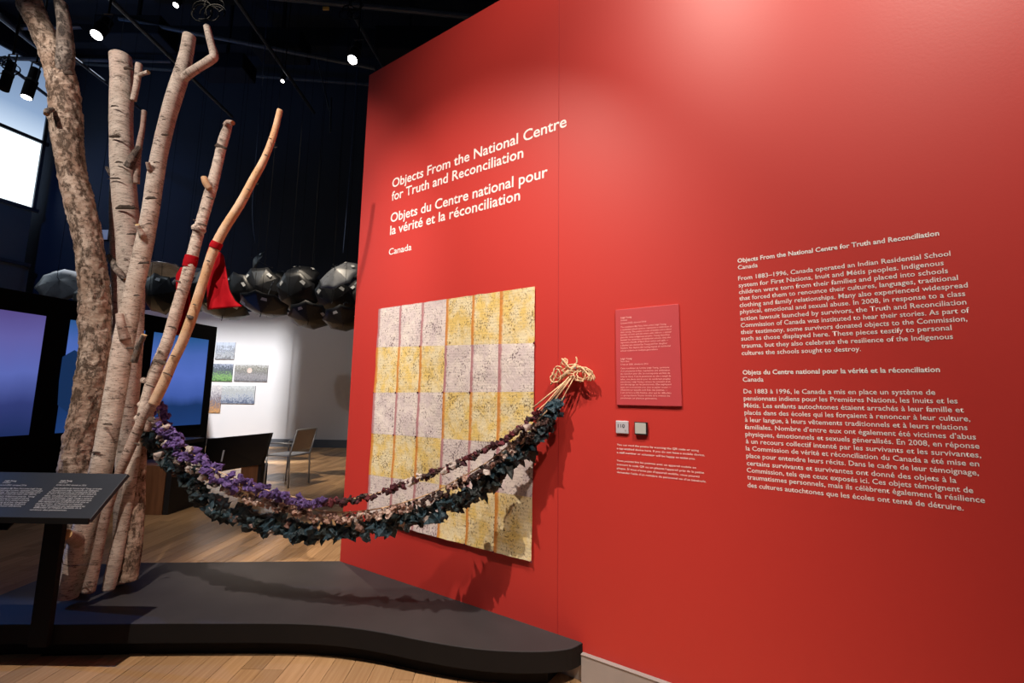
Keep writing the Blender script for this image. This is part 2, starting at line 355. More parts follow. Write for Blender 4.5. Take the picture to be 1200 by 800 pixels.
z1s, z0s = (sw(243.5, 396)[1]+sw(53, 373)[1])/2, (sw(236, 498.5)[1]+sw(35, 507)[1])/2
s3 = (sw(243.5, 396)[0]+sw(236, 498.5)[0])/2; s3b = sw(181, 392)[0]; wS = s3b-s3
s2b = (sw(82.5, 378)[0]+sw(65.5, 505)[0])/2; s1 = (sw(53, 373)[0]+sw(35, 507)[0])/2
print('screens', z0s, z1s, s3, s3b, s2b, s1)
for nm, a, b, mm in (('screen', s3, s3b, 'screen'), ('screen', s2b-wS, s2b, 'screen'), ('screen', s1, s1+wS, 'screen2')):
    so = MB().boxm(A0+SD*((a+b)/2)+Z1*((z0s+z1s)/2)-SN*.006, SD*((b-a)/2), SN*.006, Z1*((z1s-z0s)/2)).build(nm, M[mm], swt)
    if mm == 'screen2': so['label'] = 'violet blue screen nearest the left edge'
# dark swirl figure on the middle screen
fc = A0+SD*(s2b-.18)+Z1*(z0s+.55)+SN*.004
pts = [(0, .5), (.14, .42), (.2, .3), (.16, .16), (.13, 0), (.12, -.25), (.02, -.3), (-.1, -.2), (-.12, .1), (-.12, .4)]
MB().add([fc-SD*p[0]*1.0+SD*.1+Z1*p[1] for p in pts], [tuple(range(len(pts)))]).build('screen_figure', emit('screen_figure_dark', (.008, .03, .10), .9), swt)
# vent slots under the screens
for k in range(3): MB().boxm(A0+SD*(.5+k*1.3)+Z1*(z0s-.22)+SN*.002, SD*.16, SN*.004, Z1*.03).build('vent_slot', M['black'], swt)
# low red partition beyond
rp = MB().box((-15.2, 11.2, 0), (-11.2, 11.3, 3.55)).build('partition', M['red']); tag(rp, 'low bright red partition far behind the video wall at the left', 'partition')
# ------------------------------------------------------------------ prints on the white wall
def photo_mat(name, stops, sc, seed, flip=1):
    t = NT(name); g = t.n('TexCoord').outputs['Generated']; sg = t.n('SeparateXYZ'); t.put(sg, '0', g)
    n = t.noise(t.scale(g, (1.6, 1, 1), (seed, seed*2, 0)), sc*2, 5, .75)
    h = t.math('ADD', sg.outputs[2], t.math('MULTIPLY', t.math('SUBTRACT', n, .5), 2.6)); t.base(t.ramp(h, stops)); t.rough(.5); return t.m
ph = [((254, 401, 274.5, 421), [(0, (.15, .15, .16)), (.3, (.4, .42, .44)), (.5, (.12, .13, .15)), (.62, (.35, .38, .44)), (1, (.5, .55, .65))], 3, 'greyscale landscape print, topmost on the white wall'),
      ((250, 426, 272, 446.7), [(0, (.05, .10, .05)), (.25, (.22, .42, .12)), (.45, (.08, .10, .10)), (.8, (.06, .07, .10)), (1, (.3, .33, .4))], 5, 'green and dark garden print below the greyscale landscape'),
      ((276, 427, 313, 447), [(0, (.12, .12, .13)), (.35, (.32, .30, .31)), (.55, (.10, .10, .10)), (.8, (.22, .21, .16)), (1, (.4, .4, .4))], 9, 'wide grey crowd print, rightmost on the white wall'),
      ((261, 451.5, 298, 473), [(0, (.08, .10, .16)), (.25, (.25, .28, .35)), (.45, (.42, .44, .46)), (.7, (.30, .31, .30)), (1, (.5, .52, .52))], 8, 'wide pale print of a room, lowest wide print on the wall'),
      ((244, 451, 258, 483.5), [(0, (.5, .25, .08)), (.2, (.3, .2, .15)), (.4, (.08, .07, .10)), (.65, (.35, .33, .36)), (1, (.55, .52, .5))], 7, 'narrow upright print with orange foot beside the video wall')]
for k, ((u0, v0, u1, v1), st, sc, lab) in enumerate(ph):
    a = atY(u0, v0, YB); b = atY(u1, v1, YB)
    o = MB().box((a.x, YB-.02, b.z), (b.x, YB, a.z)).build('photo_print', photo_mat('photo_%d' % k, st, sc, k*3.1))
    tag(o, lab, 'photograph', 'prints on the white wall')
fcn = atY(293, 434, YB)   # pale disc (a face) in the crowd print
bm = bmesh.new(); bmesh.ops.create_circle(bm, cap_ends=True, radius=.075, segments=16, matrix=Matrix.Translation((fcn.x, YB-.022, fcn.z)) @ Matrix.Rotation(math.pi/2, 4, 'X')); me = bpy.data.meshes.new('figure'); bm.to_mesh(me); bm.free()
o = link('printed_figure', me, plain('print_skin', (.55, .42, .36), .6)); adopt(o, [q for q in COL.objects if q.get('label', '').startswith('wide grey crowd')][0])
# ------------------------------------------------------------------ platform
pf = [atZ(u, v, ZP) for u, v in ((398, 657), (165, 659), (100, 661), (37, 682), (0, 697), (-60, 722))]
front = [(-75, 730), (-40, 736), (0, 731), (60, 731), (130, 730.5), (200, 730), (260, 730), (320, 730), (370, 731.5), (410, 735), (450, 741), (490, 749), (530, 756), (570, 761), (610, 763), (645, 762.5), (670, 759), (683, 752)]
fr = catmull([atZ(u, v, ZP) for u, v in front], 3)
def offs(P, off):
    out = []
    for i, p in enumerate(P):
        d = (P[min(i+1, len(P)-1)]-P[max(i-1, 0)]).normalized(); out.append(p+V((-d.y, d.x, 0))*off)
    return out
pl = empty('display_platform', V((-1.6, 2.9, 0)), 'low curved black platform under the birch trunks against the red wall', 'platform')
top = [q+V((0, 0, 0)) for q in pf]+fr; n = len(top)
MB().prism([(p.x, p.y) for p in top[::-1]], .085, ZP).build('deck', M['plat'], pl, bevel=.004)
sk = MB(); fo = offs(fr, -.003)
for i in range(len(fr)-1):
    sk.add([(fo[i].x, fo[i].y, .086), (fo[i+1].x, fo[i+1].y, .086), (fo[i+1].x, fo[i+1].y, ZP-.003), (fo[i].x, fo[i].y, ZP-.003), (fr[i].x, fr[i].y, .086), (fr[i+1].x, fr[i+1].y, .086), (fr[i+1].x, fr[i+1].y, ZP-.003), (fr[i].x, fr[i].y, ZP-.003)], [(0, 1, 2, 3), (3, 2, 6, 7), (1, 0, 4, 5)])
sk.build('deck_front_shade', M['plat_side'], pl)  # thin skirt: shade of the deck front put into its colour
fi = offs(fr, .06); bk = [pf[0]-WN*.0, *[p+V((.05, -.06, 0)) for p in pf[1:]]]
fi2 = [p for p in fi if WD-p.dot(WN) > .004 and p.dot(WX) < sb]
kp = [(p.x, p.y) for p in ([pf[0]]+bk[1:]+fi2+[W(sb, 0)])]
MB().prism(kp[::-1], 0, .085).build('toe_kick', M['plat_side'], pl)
# ------------------------------------------------------------------ text helper
def tmesh(body, bold):
    c = bpy.data.curves.new('t', 'FONT'); c.body = body; c.size = 1; c.offset = bold; c.resolution_u = 2 if len(body) > 12 else 4
    o = bpy.data.objects.new('t', c); COL.objects.link(o); dg = bpy.context.evaluated_depsgraph_get()
    me = bpy.data.meshes.new_from_object(o.evaluated_get(dg)); bpy.data.objects.remove(o); return me
hm = tmesh('H', 0); CAPH = max(v.co.y for v in hm.vertices)
def text(body, P, X, Y, width, cap, mat, parent, bold=.0, name='text_line'):
    me = tmesh(body, bold); xs = [v.co.x for v in me.vertices]; x0, x1 = min(xs), max(xs)
    X, Y = V(X).normalized(), V(Y).normalized(); Nn = X.cross(Y); sy = cap/CAPH; sx = width/(x1-x0) if width else sy
    P = V(P)+Nn*.0012
    for v in me.vertices: v.co = P+X*((v.co.x-x0)*sx)+Y*(v.co.y*sy)
    me.materials.clear(); me.materials.append(mat); o = link(name, me); adopt(o, parent); return o
def wtext(body, a, b, cap, parent, bold=0, mat='white', off=0):
    sa, za = wsz(*a); sb_, zb_ = wsz(*b); z = (za+zb_)/2
    return text(body, W(sa, z, off), WX, Z1, sb_-sa, cap, M[mat], parent, bold)
def Z(o, s, p): return (o[0]+p[0]/s, o[1]+p[1]/s)
def wordline(body, a, b, cap, parent, bold):     # each word of the big title is a piece of its own
    sa, za = wsz(*a); sb_, zb_ = wsz(*b); z = (za+zb_)/2
    def ext(t_):
        me = tmesh(t_, bold); xs = [v.co.x for v in me.vertices]; bpy.data.meshes.remove(me); return min(xs), max(xs)
    f0, f1 = ext(body); k = (sb_-sa)/(f1-f0); ws = body.split(' ')
    for i in range(len(ws)):
        w0, w1 = ext(ws[i]); e1 = ext(' '.join(ws[:i+1]))[1]; x0 = e1-(w1-w0)
        text(ws[i], W(sa+(x0-f0)*k, z), WX, Z1, (w1-w0)*k, cap, M['white'], parent, bold, 'word')
h = empty('title_lettering', W(wsz(459, 221)[0], 2.2), 'large white bilingual title lettering high on the red wall', 'lettering')
for b, p, q, cp_, bo in (('Objects From the National Centre', (83, 418), (944, 122), .076, .013), ('for Truth and Reconciliation', (80, 483), (730, 274), .076, .013),
                     ('Objets du Centre national pour', (75, 588), (850, 372), .076, .013), ('la vérité et la réconciliation', (72, 655), (714, 480), .076, .013), ('Canada', (66, 753), (178, 728), .052, .011)):
    wordline(b, Z((440, 120), 4.2125, p), Z((440, 120), 4.2125, q), cp_, h, bo)
EN = [('Objects From the National Centre for Truth and Reconciliation', (52, 172), (912, 60)), ('Canada', (54, 203), (138, 192)),
 ('From 1883–1996, Canada operated an Indian Residential School', (55, 247), (960, 147)), ('system for First Nations, Inuit and Métis peoples. Indigenous', (57, 277), (931, 186)),
 ('children were torn from their families and placed into schools', (58, 305), (949, 220)), ('that forced them to renounce their cultures, languages, traditional', (60, 333), (992, 249)),
 ('clothing and family relationships. Many also experienced widespread', (61, 361), (1034, 281)), ('physical, emotional and sexual abuse. In 2008, in response to a class', (63, 389), (1023, 318)),
 ('action lawsuit launched by survivors, the Truth and Reconciliation', (65, 418), (1028, 354)), ('Commission of Canada was instituted to hear their stories. As part of', (66, 446), (1040, 390)),
 ('their testimony, some survivors donated objects to the Commission,', (66, 474), (1032, 427)), ('such as those displayed here. These pieces testify to personal', (68, 502), (965, 465)),
 ('trauma, but they also celebrate the resilience of the Indigenous', (69, 533), (971, 502)), ('cultures the schools sought to destroy.', (70, 565), (578, 552))]
FR = [('Objets du Centre national pour la vérité et la réconciliation', (74, 68), (915, 57)), ('Canada', (75, 98), (163, 98)), ('De 1883 à 1996, le Canada a mis en place un système de', (78, 150), (895, 152)),
 ('pensionnats indiens pour les Premières Nations, les Inuits et les', (79, 179), (990, 190)), ('Métis. Les enfants autochtones étaient arrachés à leur famille et', (80, 210), (1016, 227)),
 ('placés dans des écoles qui les forçaient à renoncer à leur culture,', (82, 240), (1044, 265)), ('à leur langue, à leurs vêtements traditionnels et à leurs relations', (84, 271), (1032, 302)),
 ('familiales. Nombre d’entre eux ont également été victimes d’abus', (84, 302), (1068, 342)), ('physiques, émotionnels et sexuels géneralisés. En 2008, en réponse', (86, 333), (1083, 380)),
 ('à un recours collectif intenté par les survivants et les survivantes,', (88, 363), (1090, 419)), ('la Commission de vérité et réconciliation du Canada a été mise en', (88, 392), (1082, 458)),
 ('place pour entendre leurs récits. Dans le cadre de leur témoignage,', (90, 424), (1080, 495)), ('certains survivants et survivantes ont donné des objets à la', (92, 455), (985, 528)),
 ('Commission, tels que ceux exposés ici. Ces objets témoignent de', (92, 485), (1056, 571)), ('traumatismes personnels, mais ils célèbrent également la résilience', (94, 517), (1106, 610)), ('des cultures autochtones que les écoles ont tenté de détruire.', (95, 549), (1015, 645))]
for L, o0, nm, lab in ((EN, (850, 260), 'wall_lettering', 'upper white text block, in English, at the right of the red wall'), (FR, (850, 420), 'wall_lettering', 'lower white text block, in French, at the right of the red wall')):
    h = empty(nm, wall(*Z(o0, 3.636, L[0][1])), lab, 'lettering')
    for k, (b, p, q) in enumerate(L): wtext(b, Z(o0, 3.636, p), Z(o0, 3.636, q), .0205, h, .024 if k == 0 else .010)
SM = [('You can read the poems by scanning the QR code or using', (80, 65), (1040, 140)), ('a tap-enabled device here. If you do not have a mobile device,', (80, 108), (1108, 195)), ('a staff member or volunteer will be happy to assist you.', (80, 157), (1000, 235)),
 ('Vous pouvez lire les poèmes avec un appareil mobile en', (80, 253), (1007, 338)), ('scannant le code QR ou en plaçant l’appareil près de la petite', (80, 300), (1100, 395)), ('plaque. Si vous n’avez pas d’appareil mobile, vous pouvez', (80, 345), (1050, 440)), ('demander l’aide d’un membre du personnel ou d’un bénévole.', (80, 390), (1128, 500))]
h = empty('notice_lettering', wall(723, 521), 'small white two-paragraph notice on the red wall under the square plates', 'lettering')
for b, p, q in SM: wtext(b, Z((715, 515), 10, p), Z((715, 515), 10, q), .0095, h, .004)
# red label panel
sL, zT_ = wsz(722, 363.5); sR, _ = wsz(799.5, 470); zB_ = wsz(722, 474.3)[1]; TH = .012
lp = empty('text_panel', W(sL, zB_), 'upright pinkish red text panel mounted on the red wall right of the quilt', 'sign')
MB().boxm(W((sL+sR)/2, (zT_+zB_)/2, TH/2), WX*((sR-sL)/2), WN*(TH/2), Z1*((zT_-zB_)/2)).build('board', M['red_panel'], lp, bevel=.0015)
P1 = [('Leigh Young', 98, 345, 1), ('Untitled', 140, 275, 0), ('Created 2002, donated 2016', 185, 575, 0), ('The installation My Pains, from artist Leigh Young,', 245, 890, 0), ('a residential school survivor, represents a celebration of', 285, 975, 0),
 ('their strong. The poetry is made of textiles and is about', 325, 970, 0), ('bundles of cloth and she wears with ribbons, a special', 365, 965, 0), ('place for many Indigenous peoples. Young describes', 405, 940, 0), ('beneath her testimony of residential schools, they also', 445, 960, 0),
 ('represent a bundle of fabric from cotton and quilt —', 485, 920, 0), ('a blanket was worked by Young and her daughter', 528, 905, 0), ('Nadiane. She depicts the lasting impact of residential', 570, 955, 0), ('school violence on multiple generations.', 612, 760, 0)]
P2 = [('Leigh Young', 70, 350, 1), ('Sans titre', 110, 310, 0), ('Créée en 2002, donnée en 2016', 158, 605, 0), ('Cette installation de l’artiste Leigh Young, survivante', 218, 935, 0), ('d’un pensionnat indien, représente une célébration', 260, 945, 0), ('du réconfort pour elle. La courtepointe est faite de', 302, 945, 0),
 ('tous les tissus. Il est le pensionnat où elle a rempli de', 345, 960, 0), ('tabac, une plante sacrée pour de nombreux peuples', 387, 950, 0), ('autochtones. Leigh Young a ramené des souvenirs et en', 428, 950, 0), ('son témoignage sur les pensionnats. Elles expliquent', 468, 970, 0), ('aussi une courtepointe avec tissu et papier cousus —', 510, 960, 0),
 ('d’histoire sur laquelle sont fixés des poèmes —', 552, 910, 0), ('il est arrivé à sa fille Nadine, ainsi que les difficultés', 594, 965, 0), ('— qui représente l’impact durable de la violence des', 636, 945, 0), ('pensionnats sur plusieurs générations.', 678, 745, 0)]
px2s = (sR-sL)/((1130-85))    # zoomed px to metres along the wall (mean)
for PP, oy, dy in ((P1, 365, 0), (P2, 415, 0)):
    for b, y, xe, bo in PP:
        v = oy+y/13.333; sA, zA = wsz(728.2, v+1.2)
        sE = wsz(715+xe/13.333, v)[0]
        text(b, W(sA, zA, TH), WX, Z1, sE-sA, .0085, M['pink_print'], lp, .02 if bo else .004)
# plates
a = wsz(722.3, 492.5); b = wsz(737.2, 508.3)
tp = empty('number_plate', W(a[0], b[1]), 'small grey square plate reading 110 under the red text panel', 'plate')
MB().boxm(W((a[0]+b[0])/2, (a[1]+b[1])/2, .006), WX*((b[0]-a[0])/2), WN*.006, Z1*((a[1]-b[1])/2)).build('plate_body', M['tile'], tp, bevel=.004)
wS_ = b[0]-a[0]
text('110', W(a[0]+wS_*.18, b[1]+(a[1]-b[1])*.48, .012), WX, Z1, wS_*.55, wS_*.25, M['ink'], tp, .01)
MB().boxm(W(a[0]+wS_*.78, b[1]+wS_*.25, .0125), WX*.003, WN*.0006, Z1*.005).build('small_mark', M['base_grey'], tp)
a = wsz(744.5, 494); b = wsz(759.6, 509.5)
tp = empty('code_plate', W(a[0], b[1]), 'small black-edged square plate with pale face right of the grey 110 plate', 'plate')
MB().boxm(W((a[0]+b[0])/2, (a[1]+b[1])/2, .009), WX*((b[0]-a[0])/2), WN*.009, Z1*((a[1]-b[1])/2)).build('frame', M['black'], tp, bevel=.001)
MB().boxm(W((a[0]+b[0])/2-.001, (a[1]+b[1])/2+.001, .0185), WX*((b[0]-a[0])/2-.005), WN*.001, Z1*((a[1]-b[1])/2-.005)).build('pale_face', M['pale_tile'], tp)
# ------------------------------------------------------------------ quilt of paper patches
qs = [wsz(u, v)[0] for u, v in ((445, 361), (470.2, 357), (495.6, 353.5), (524.5, 349.5), (555, 345.5), (586.7, 341), (627.8, 335.5))]
zl = [wsz(445, 362)[1], wsz(443, 407)[1], wsz(441, 460)[1], wsz(439.5, 507.6)[1], wsz(437.5, 556)[1], wsz(436, 607)[1]]
zr = [wsz(627.8, 336)[1], wsz(627.5, 402)[1], wsz(627.3, 459)[1], wsz(627, 521)[1], wsz(626.8, 582)[1], wsz(626.5, 657)[1]]
print('quilt', qs, zl, zr)
qt = empty('paper_quilt', W(qs[0], zl[-1]), 'hanging quilt of yellow and lilac waxed paper squares on the red wall', 'quilt')
for r in range(5):
    for c in range(6):
        yel = (r % 2 == 0) == (c >= 3); ns = 10
        vs, uvs = [], []
        for j in range(ns+1):
            for i in range(ns+1):
                a, b = i/ns, j/ns; s = qs[c]+(qs[c+1]-qs[c])*a; fr_ = (s-qs[0])/(qs[-1]-qs[0])
                z0 = zl[r+1]+(zr[r+1]-zl[r+1])*fr_; z1 = zl[r]+(zr[r]-zl[r])*fr_; z = z0+(z1-z0)*b
                pf_ = (min(a, 1-a, .12)/.12)*(min(b, 1-b, .10)/.10)
                sag = .012*(1-(z-zl[-1])/(zl[0]-zl[-1]))**2
                off = .011+sag+.007*noise.noise(V((s*5, z*5, 5)))+.003*noise.noise(V((s*16, z*16, 8)))
                if (r == 4 and b < .08): off += .004
                e = .003*noise.noise(V((z*20, c, 3))) if c in (0,) and i == 0 else 0
                vs.append(W(s+e, z+(.003*noise.noise(V((s*15, r, 9))) if (r in (0,) and j == ns) or (r == 4 and j == 0) else 0), off)); uvs.append((a+c*0, b))
        n1 = ns+1; fs = [(j*n1+i, j*n1+i+1, (j+1)*n1+i+1, (j+1)*n1+i) for j in range(ns) for i in range(ns)]
        me = bpy.data.meshes.new('patch'); me.from_pydata(vs, [], fs); me.materials.append(M['p_yel' if yel else 'p_lil'])
        ul = me.uv_layers.new(); 
        for lp_ in me.loops: ul.data[lp_.index].uv = uvs[lp_.vertex_index]
        me.polygons.foreach_set('use_smooth', [True]*len(fs)); o = link('patch', me)
        for e in me.edges:
            a_, b_ = e.vertices
            if all(v_ // n1 in (0, ns) for v_ in (a_, b_)) and a_//n1 == b_//n1 or all(v_ % n1 in (0, ns) for v_ in (a_, b_)) and a_ % n1 == b_ % n1: e.use_edge_sharp = True
        sd = o.modifiers.new('thick', 'SOLIDIFY'); sd.thickness = .0012; sd.offset = -1; adopt(o, qt)
# thread knots at crossings
kn = None
for r in range(1, 6):
    for c in range(0, 7):
        if random.random() < .45:
            fr_ = (qs[c]-qs[0])/(qs[-1]-qs[0]); z = zl[r]+(zr[r]-zl[r])*fr_; p = W(qs[c], z, .014+.012*(r/5)**2)
            if kn is None:
                bm = bmesh.new(); bmesh.ops.create_icosphere(bm, subdivisions=1, radius=.007); kn = bpy.data.meshes.new('thread_knot'); bm.to_mesh(kn); bm.free(); kn.materials.append(M['maroon'])
            o = link('thread_knot', kn); o.location = p; o.rotation_euler = (r, c, 1); adopt(o, qt)
# ------------------------------------------------------------------ birch trunks
def tube_bark(name, P, R, mat, seg=28, step=.012, amp=.03, fine=.012, seed=0, parent=None, capmat=None, caps=(True, True), plates=0):
    P = [V(p) for p in P]; n = max(2, int(sum((P[i+1]-P[i]).length for i in range(len(P)-1))/step/(len(P)-1)))
    C_ = catmull(P, n); RR = [v.x for v in catmull([V((r, 0, 0)) for r in R], n)]
    vs, at = [], []; x = None; s = 0; m_ = len(C_)
    for i, p in enumerate(C_):
        d = (C_[min(i+1, m_-1)]-C_[max(i-1, 0)]).normalized()
        if x is None: x = d.orthogonal()
        x = (x-d*x.dot(d)).normalized(); y = d.cross(x)
        if i: s += (p-C_[i-1]).length
        for k in range(seg):
            th = 2*math.pi*k/seg; cx, sy = math.cos(th), math.sin(th); r = RR[i]
            q = V((cx*r, sy*r, s)); q2 = V((cx*r*6, sy*r*6, s*5+seed))
            e = 1+amp*noise.noise(q2)*2+fine*noise.noise(V((cx*r*40, sy*r*40, s*55+seed)))*2
            if plates:
                a = noise.noise(V((cx*r*26, sy*r*26, s*10+seed*3))); b2 = noise.noise(V((cx*r*60, sy*r*60, s*26+seed)))
                e += plates*(abs(a)*1.6-.25+.7*max(0, b2))
            vs.append(p+(x*cx+y*sy)*r*e); at.append((q.x+seed, q.y, q.z))
    fs = [(i*seg+k, i*seg+(k+1) % seg, (i+1)*seg+(k+1) % seg, (i+1)*seg+k) for i in range(m_-1) for k in range(seg)]; nf = len(fs); mi = [0]*nf
    for ci, base in ((0, 0), (1, (m_-1)*seg)):
        if caps[ci]:
            c0 = len(vs); pc = C_[0 if ci == 0 else -1]; vs.append(pc); at.append((0, 0, 0))
            for k in range(seg):
                a, b = base+k, base+(k+1) % seg; fs.append((c0, b, a) if ci == 0 else (c0, a, b)); mi.append(1)
    me = bpy.data.meshes.new(name); me.from_pydata([tuple(v) for v in vs], [], fs); me.materials.append(mat); me.materials.append(capmat or M['cut'])
    me.polygons.foreach_set('material_index', mi); me.polygons.foreach_set('use_smooth', [True]*nf+[False]*(len(fs)-nf))
    A = me.attributes.new('bark', 'FLOAT_VECTOR', 'POINT')
    A.data.foreach_set('vector', [c for t_ in at for c in t_])
    o = link(name, me)
    if parent: adopt(o, parent)
    return o
def pts(L):   # (u, v, Y, width px) -> centre points and radii
    P, R = [], []
    for u, v, y, w_ in L:
        p = atY(u, v, y); P.append(p); R.append(w_/2*depth(p)/F/math.sqrt(1+((u-600)/F)**2)*1.02)
    return P, R
def scar(parent, u, v, y, w_, hgt, ang=0):   # dark raised branch scar on the side facing the room
    p = atY(u, v, y); k = depth(p)/F; bm = bmesh.new(); bmesh.ops.create_icosphere(bm, subdivisions=2, radius=1)
    d = (EYE-p).normalized(); xx = (RT*math.cos(ang)+UP*math.sin(ang)); yy = d.cross(xx)
    for q in bm.verts:
        c = q.co.copy(); e = 1+.7*noise.noise(c*2.5+V((u, v, 0))); c.y = (c.y-.9*c.x*c.x*min(1, w_/hgt*.35)+.3)*(.6+.6*abs(noise.noise(V((c.x*4, u, v)))))
        q.co = p+(xx*c.x*w_/2*k+yy*c.y*hgt/2*k+d*c.z*.006)*e
    me = bpy.data.meshes.new('bark_scar'); bm.to_mesh(me); bm.free()
    me.polygons.foreach_set('use_smooth', [True]*len(me.polygons)); o = link('bark_scar', me, M['scar']); adopt(o, parent)
def branch(parent, L, mat, name='branch', **k):
    P, R = pts(L); return tube_bark(name, P, R, M[mat], seg=16, step=.015, parent=parent, seed=len(COL.objects) % 17, **k)
def trunk(L, mat, label, **k):
    P, R = pts(L); o = tube_bark('birch_trunk', P, R, M[mat], **k); return tag(o, label, 'tree trunk', 'cut birch trunks standing on the platform')
# A rough dark-barked trunk
A = trunk([(24, -35, 3.02, 35), (30, -12, 3.02, 34), (38, 12, 3.02, 33), (50, 38, 3.02, 32), (66, 72, 3.03, 37), (74, 105, 3.04, 39), (77, 145, 3.05, 39), (84, 200, 3.07, 36), (98, 255, 3.08, 36), (107, 310, 3.09, 36), (111, 360, 3.1, 38), (110, 420, 3.1, 38), (101, 480, 3.1, 39), (91, 530, 3.1, 41), (87, 580, 3.1, 44), (84, 640, 3.1, 44), (84, 694, 3.1, 44)],
          'rough', 'thickest leftmost trunk with rough flaky brown bark forking near the top', seg=64, step=.008, amp=.035, fine=.03, plates=.10, seed=3)
branch(A, [(74, 88, 3.02, 24), (77, 66, 3.0, 23), (76.5, 44, 2.99, 21), (75, 24, 2.98, 18), (71, 4, 2.98, 17)], 'mossy', plates=.05, amp=.03)
branch(A, [(62, 128, 2.95, 6), (56, 130, 2.9, 9), (54, 134, 2.88, 7)], 'mossy', name='branch_stub')
scar(A, 80, 86, 2.92, 12, 9)
# B thick pale trunk
Bt = trunk([(141, 66, 3.22, 28), (143, 100, 3.22, 29), (142, 150, 3.22, 29), (144, 200, 3.22, 31), (148, 250, 3.22, 31), (152, 300, 3.22, 31), (154, 350, 3.22, 32), (153, 400, 3.22, 30), (151, 450, 3.22, 28), (148, 520, 3.22, 25), (145, 600, 3.22, 24), (142, 682, 3.22, 26)],
           'birch', 'thick pale birch trunk with a flat sawn top, second from the left', amp=.02, seed=11)
branch(Bt, [(156, 118, 3.2, 8), (160, 100, 3.18, 8), (162, 82, 3.18, 9), (163, 75, 3.18, 9)], 'birch')
branch(Bt, [(161, 90, 3.18, 6), (166, 87, 3.16, 6), (174, 84.5, 3.14, 6)], 'birch')
branch(Bt, [(150, 196, 3.14, 12), (159, 180, 3.12, 10), (164, 172, 3.12, 8)], 'mossy')
branch(Bt, [(160, 215, 3.2, 8), (162, 178, 3.15, 8), (167, 150, 3.15, 6.5), (169, 130, 3.15, 6.5)], 'birch_dim')
branch(Bt, [(131, 205, 3.18, 8), (126, 198, 3.16, 5), (125, 196, 3.16, 4)], 'mossy', name='branch_stub')
for q in ((150, 80, 12, 6), (134, 124, 9, 3), (135, 160, 13, 6), (134, 209, 14, 4), (148, 243, 22, 9), (139, 190, 9, 4), (155, 274, 12, 4)): scar(Bt, q[0], q[1], 3.12, q[2], q[3])
# B2 thin trunk behind
B2 = trunk([(134, 190, 3.36, 8), (132, 240, 3.36, 9), (133, 290, 3.36, 9), (135, 340, 3.36, 10), (137, 400, 3.36, 11), (139, 480, 3.36, 12), (141, 575, 3.36, 12), (143, 672, 3.36, 13)], 'birch_dim', 'thin grey trunk half hidden behind the thick pale birch', seg=18, amp=.03, seed=5)
branch(B2, [(128, 300, 3.2, 8), (136, 314, 3.16, 10), (142, 322, 3.1, 9), (147, 327, 3.08, 4)], 'mossy', name='branch_stub')
# C pale leaning trunk in front
Ct = trunk([(222, 42, 2.98, 16), (218, 65, 2.98, 17), (211, 92, 2.98, 20), (199, 130, 2.98, 20), (188, 175, 2.98, 20), (181, 215, 2.98, 21), (176, 250, 2.98, 21), (166, 300, 2.98, 23), (155, 350, 2.98, 24), (145, 400, 2.97, 27), (137, 450, 2.96, 27), (128, 500, 2.95, 28), (117, 555, 2.94, 29), (104, 605, 2.93, 32), (91, 650, 2.93, 34), (78, 699, 2.93, 30)],
          'birch', 'long pale birch trunk leaning right in front of the others with a crooked top branch', amp=.02, seed=23)
branch(Ct, [(210, 97, 2.98, 11), (222, 86, 2.96, 12), (236, 77, 2.94, 11), (247, 70, 2.92, 11), (251, 65, 2.92, 10.5), (247, 50, 2.92, 9.5), (242.5, 31, 2.92, 8.5)], 'birch')
branch(Ct, [(176, 200, 2.93, 7), (174, 194, 2.91, 6), (173, 190, 2.9, 6)], 'birch_dim', name='branch_stub')
branch(Ct, [(168, 278, 2.93, 10), (163, 268, 2.9, 7), (161, 263, 2.88, 6)], 'birch', name='branch_stub')
branch(Ct, [(147, 398, 2.93, 14), (142, 380, 2.90, 12), (140, 368, 2.9, 10)], 'birch_dim', name='branch_stub')
branch(Ct, [(157, 424, 2.95, 9), (163, 405, 2.93, 8), (169, 392, 2.92, 7)], 'mossy', name='branch_stub')
o = branch(Ct, [(92, 634, 2.9, 24), (84, 629, 2.82, 19), (77, 626, 2.72, 16)], 'birch_dim', name='branch_stub', caps=(False, True)); o['label'] = 'short stub sawn off to a yellow face'
for q in ((193, 158, 9, 5), (192, 140, 5, 2), (178, 232, 13, 6), (169, 308, 14, 5), (183, 190, 8, 3), (160, 346, 8, 3), (152, 408, 9, 5), (126, 497, 12, 5), (113, 530, 12, 4), (150, 383, 10, 3), (174, 262, 8, 3)): scar(Ct, q[0], q[1], 2.88, q[2], q[3])
MB().tube([atY(u, v, 2.82) for u, v in ((73, 655), (74, 661), (82, 663), (92, 662), (104, 661), (110, 661))], .0022, 5).build('wire_tie', M['scar'], Ct)
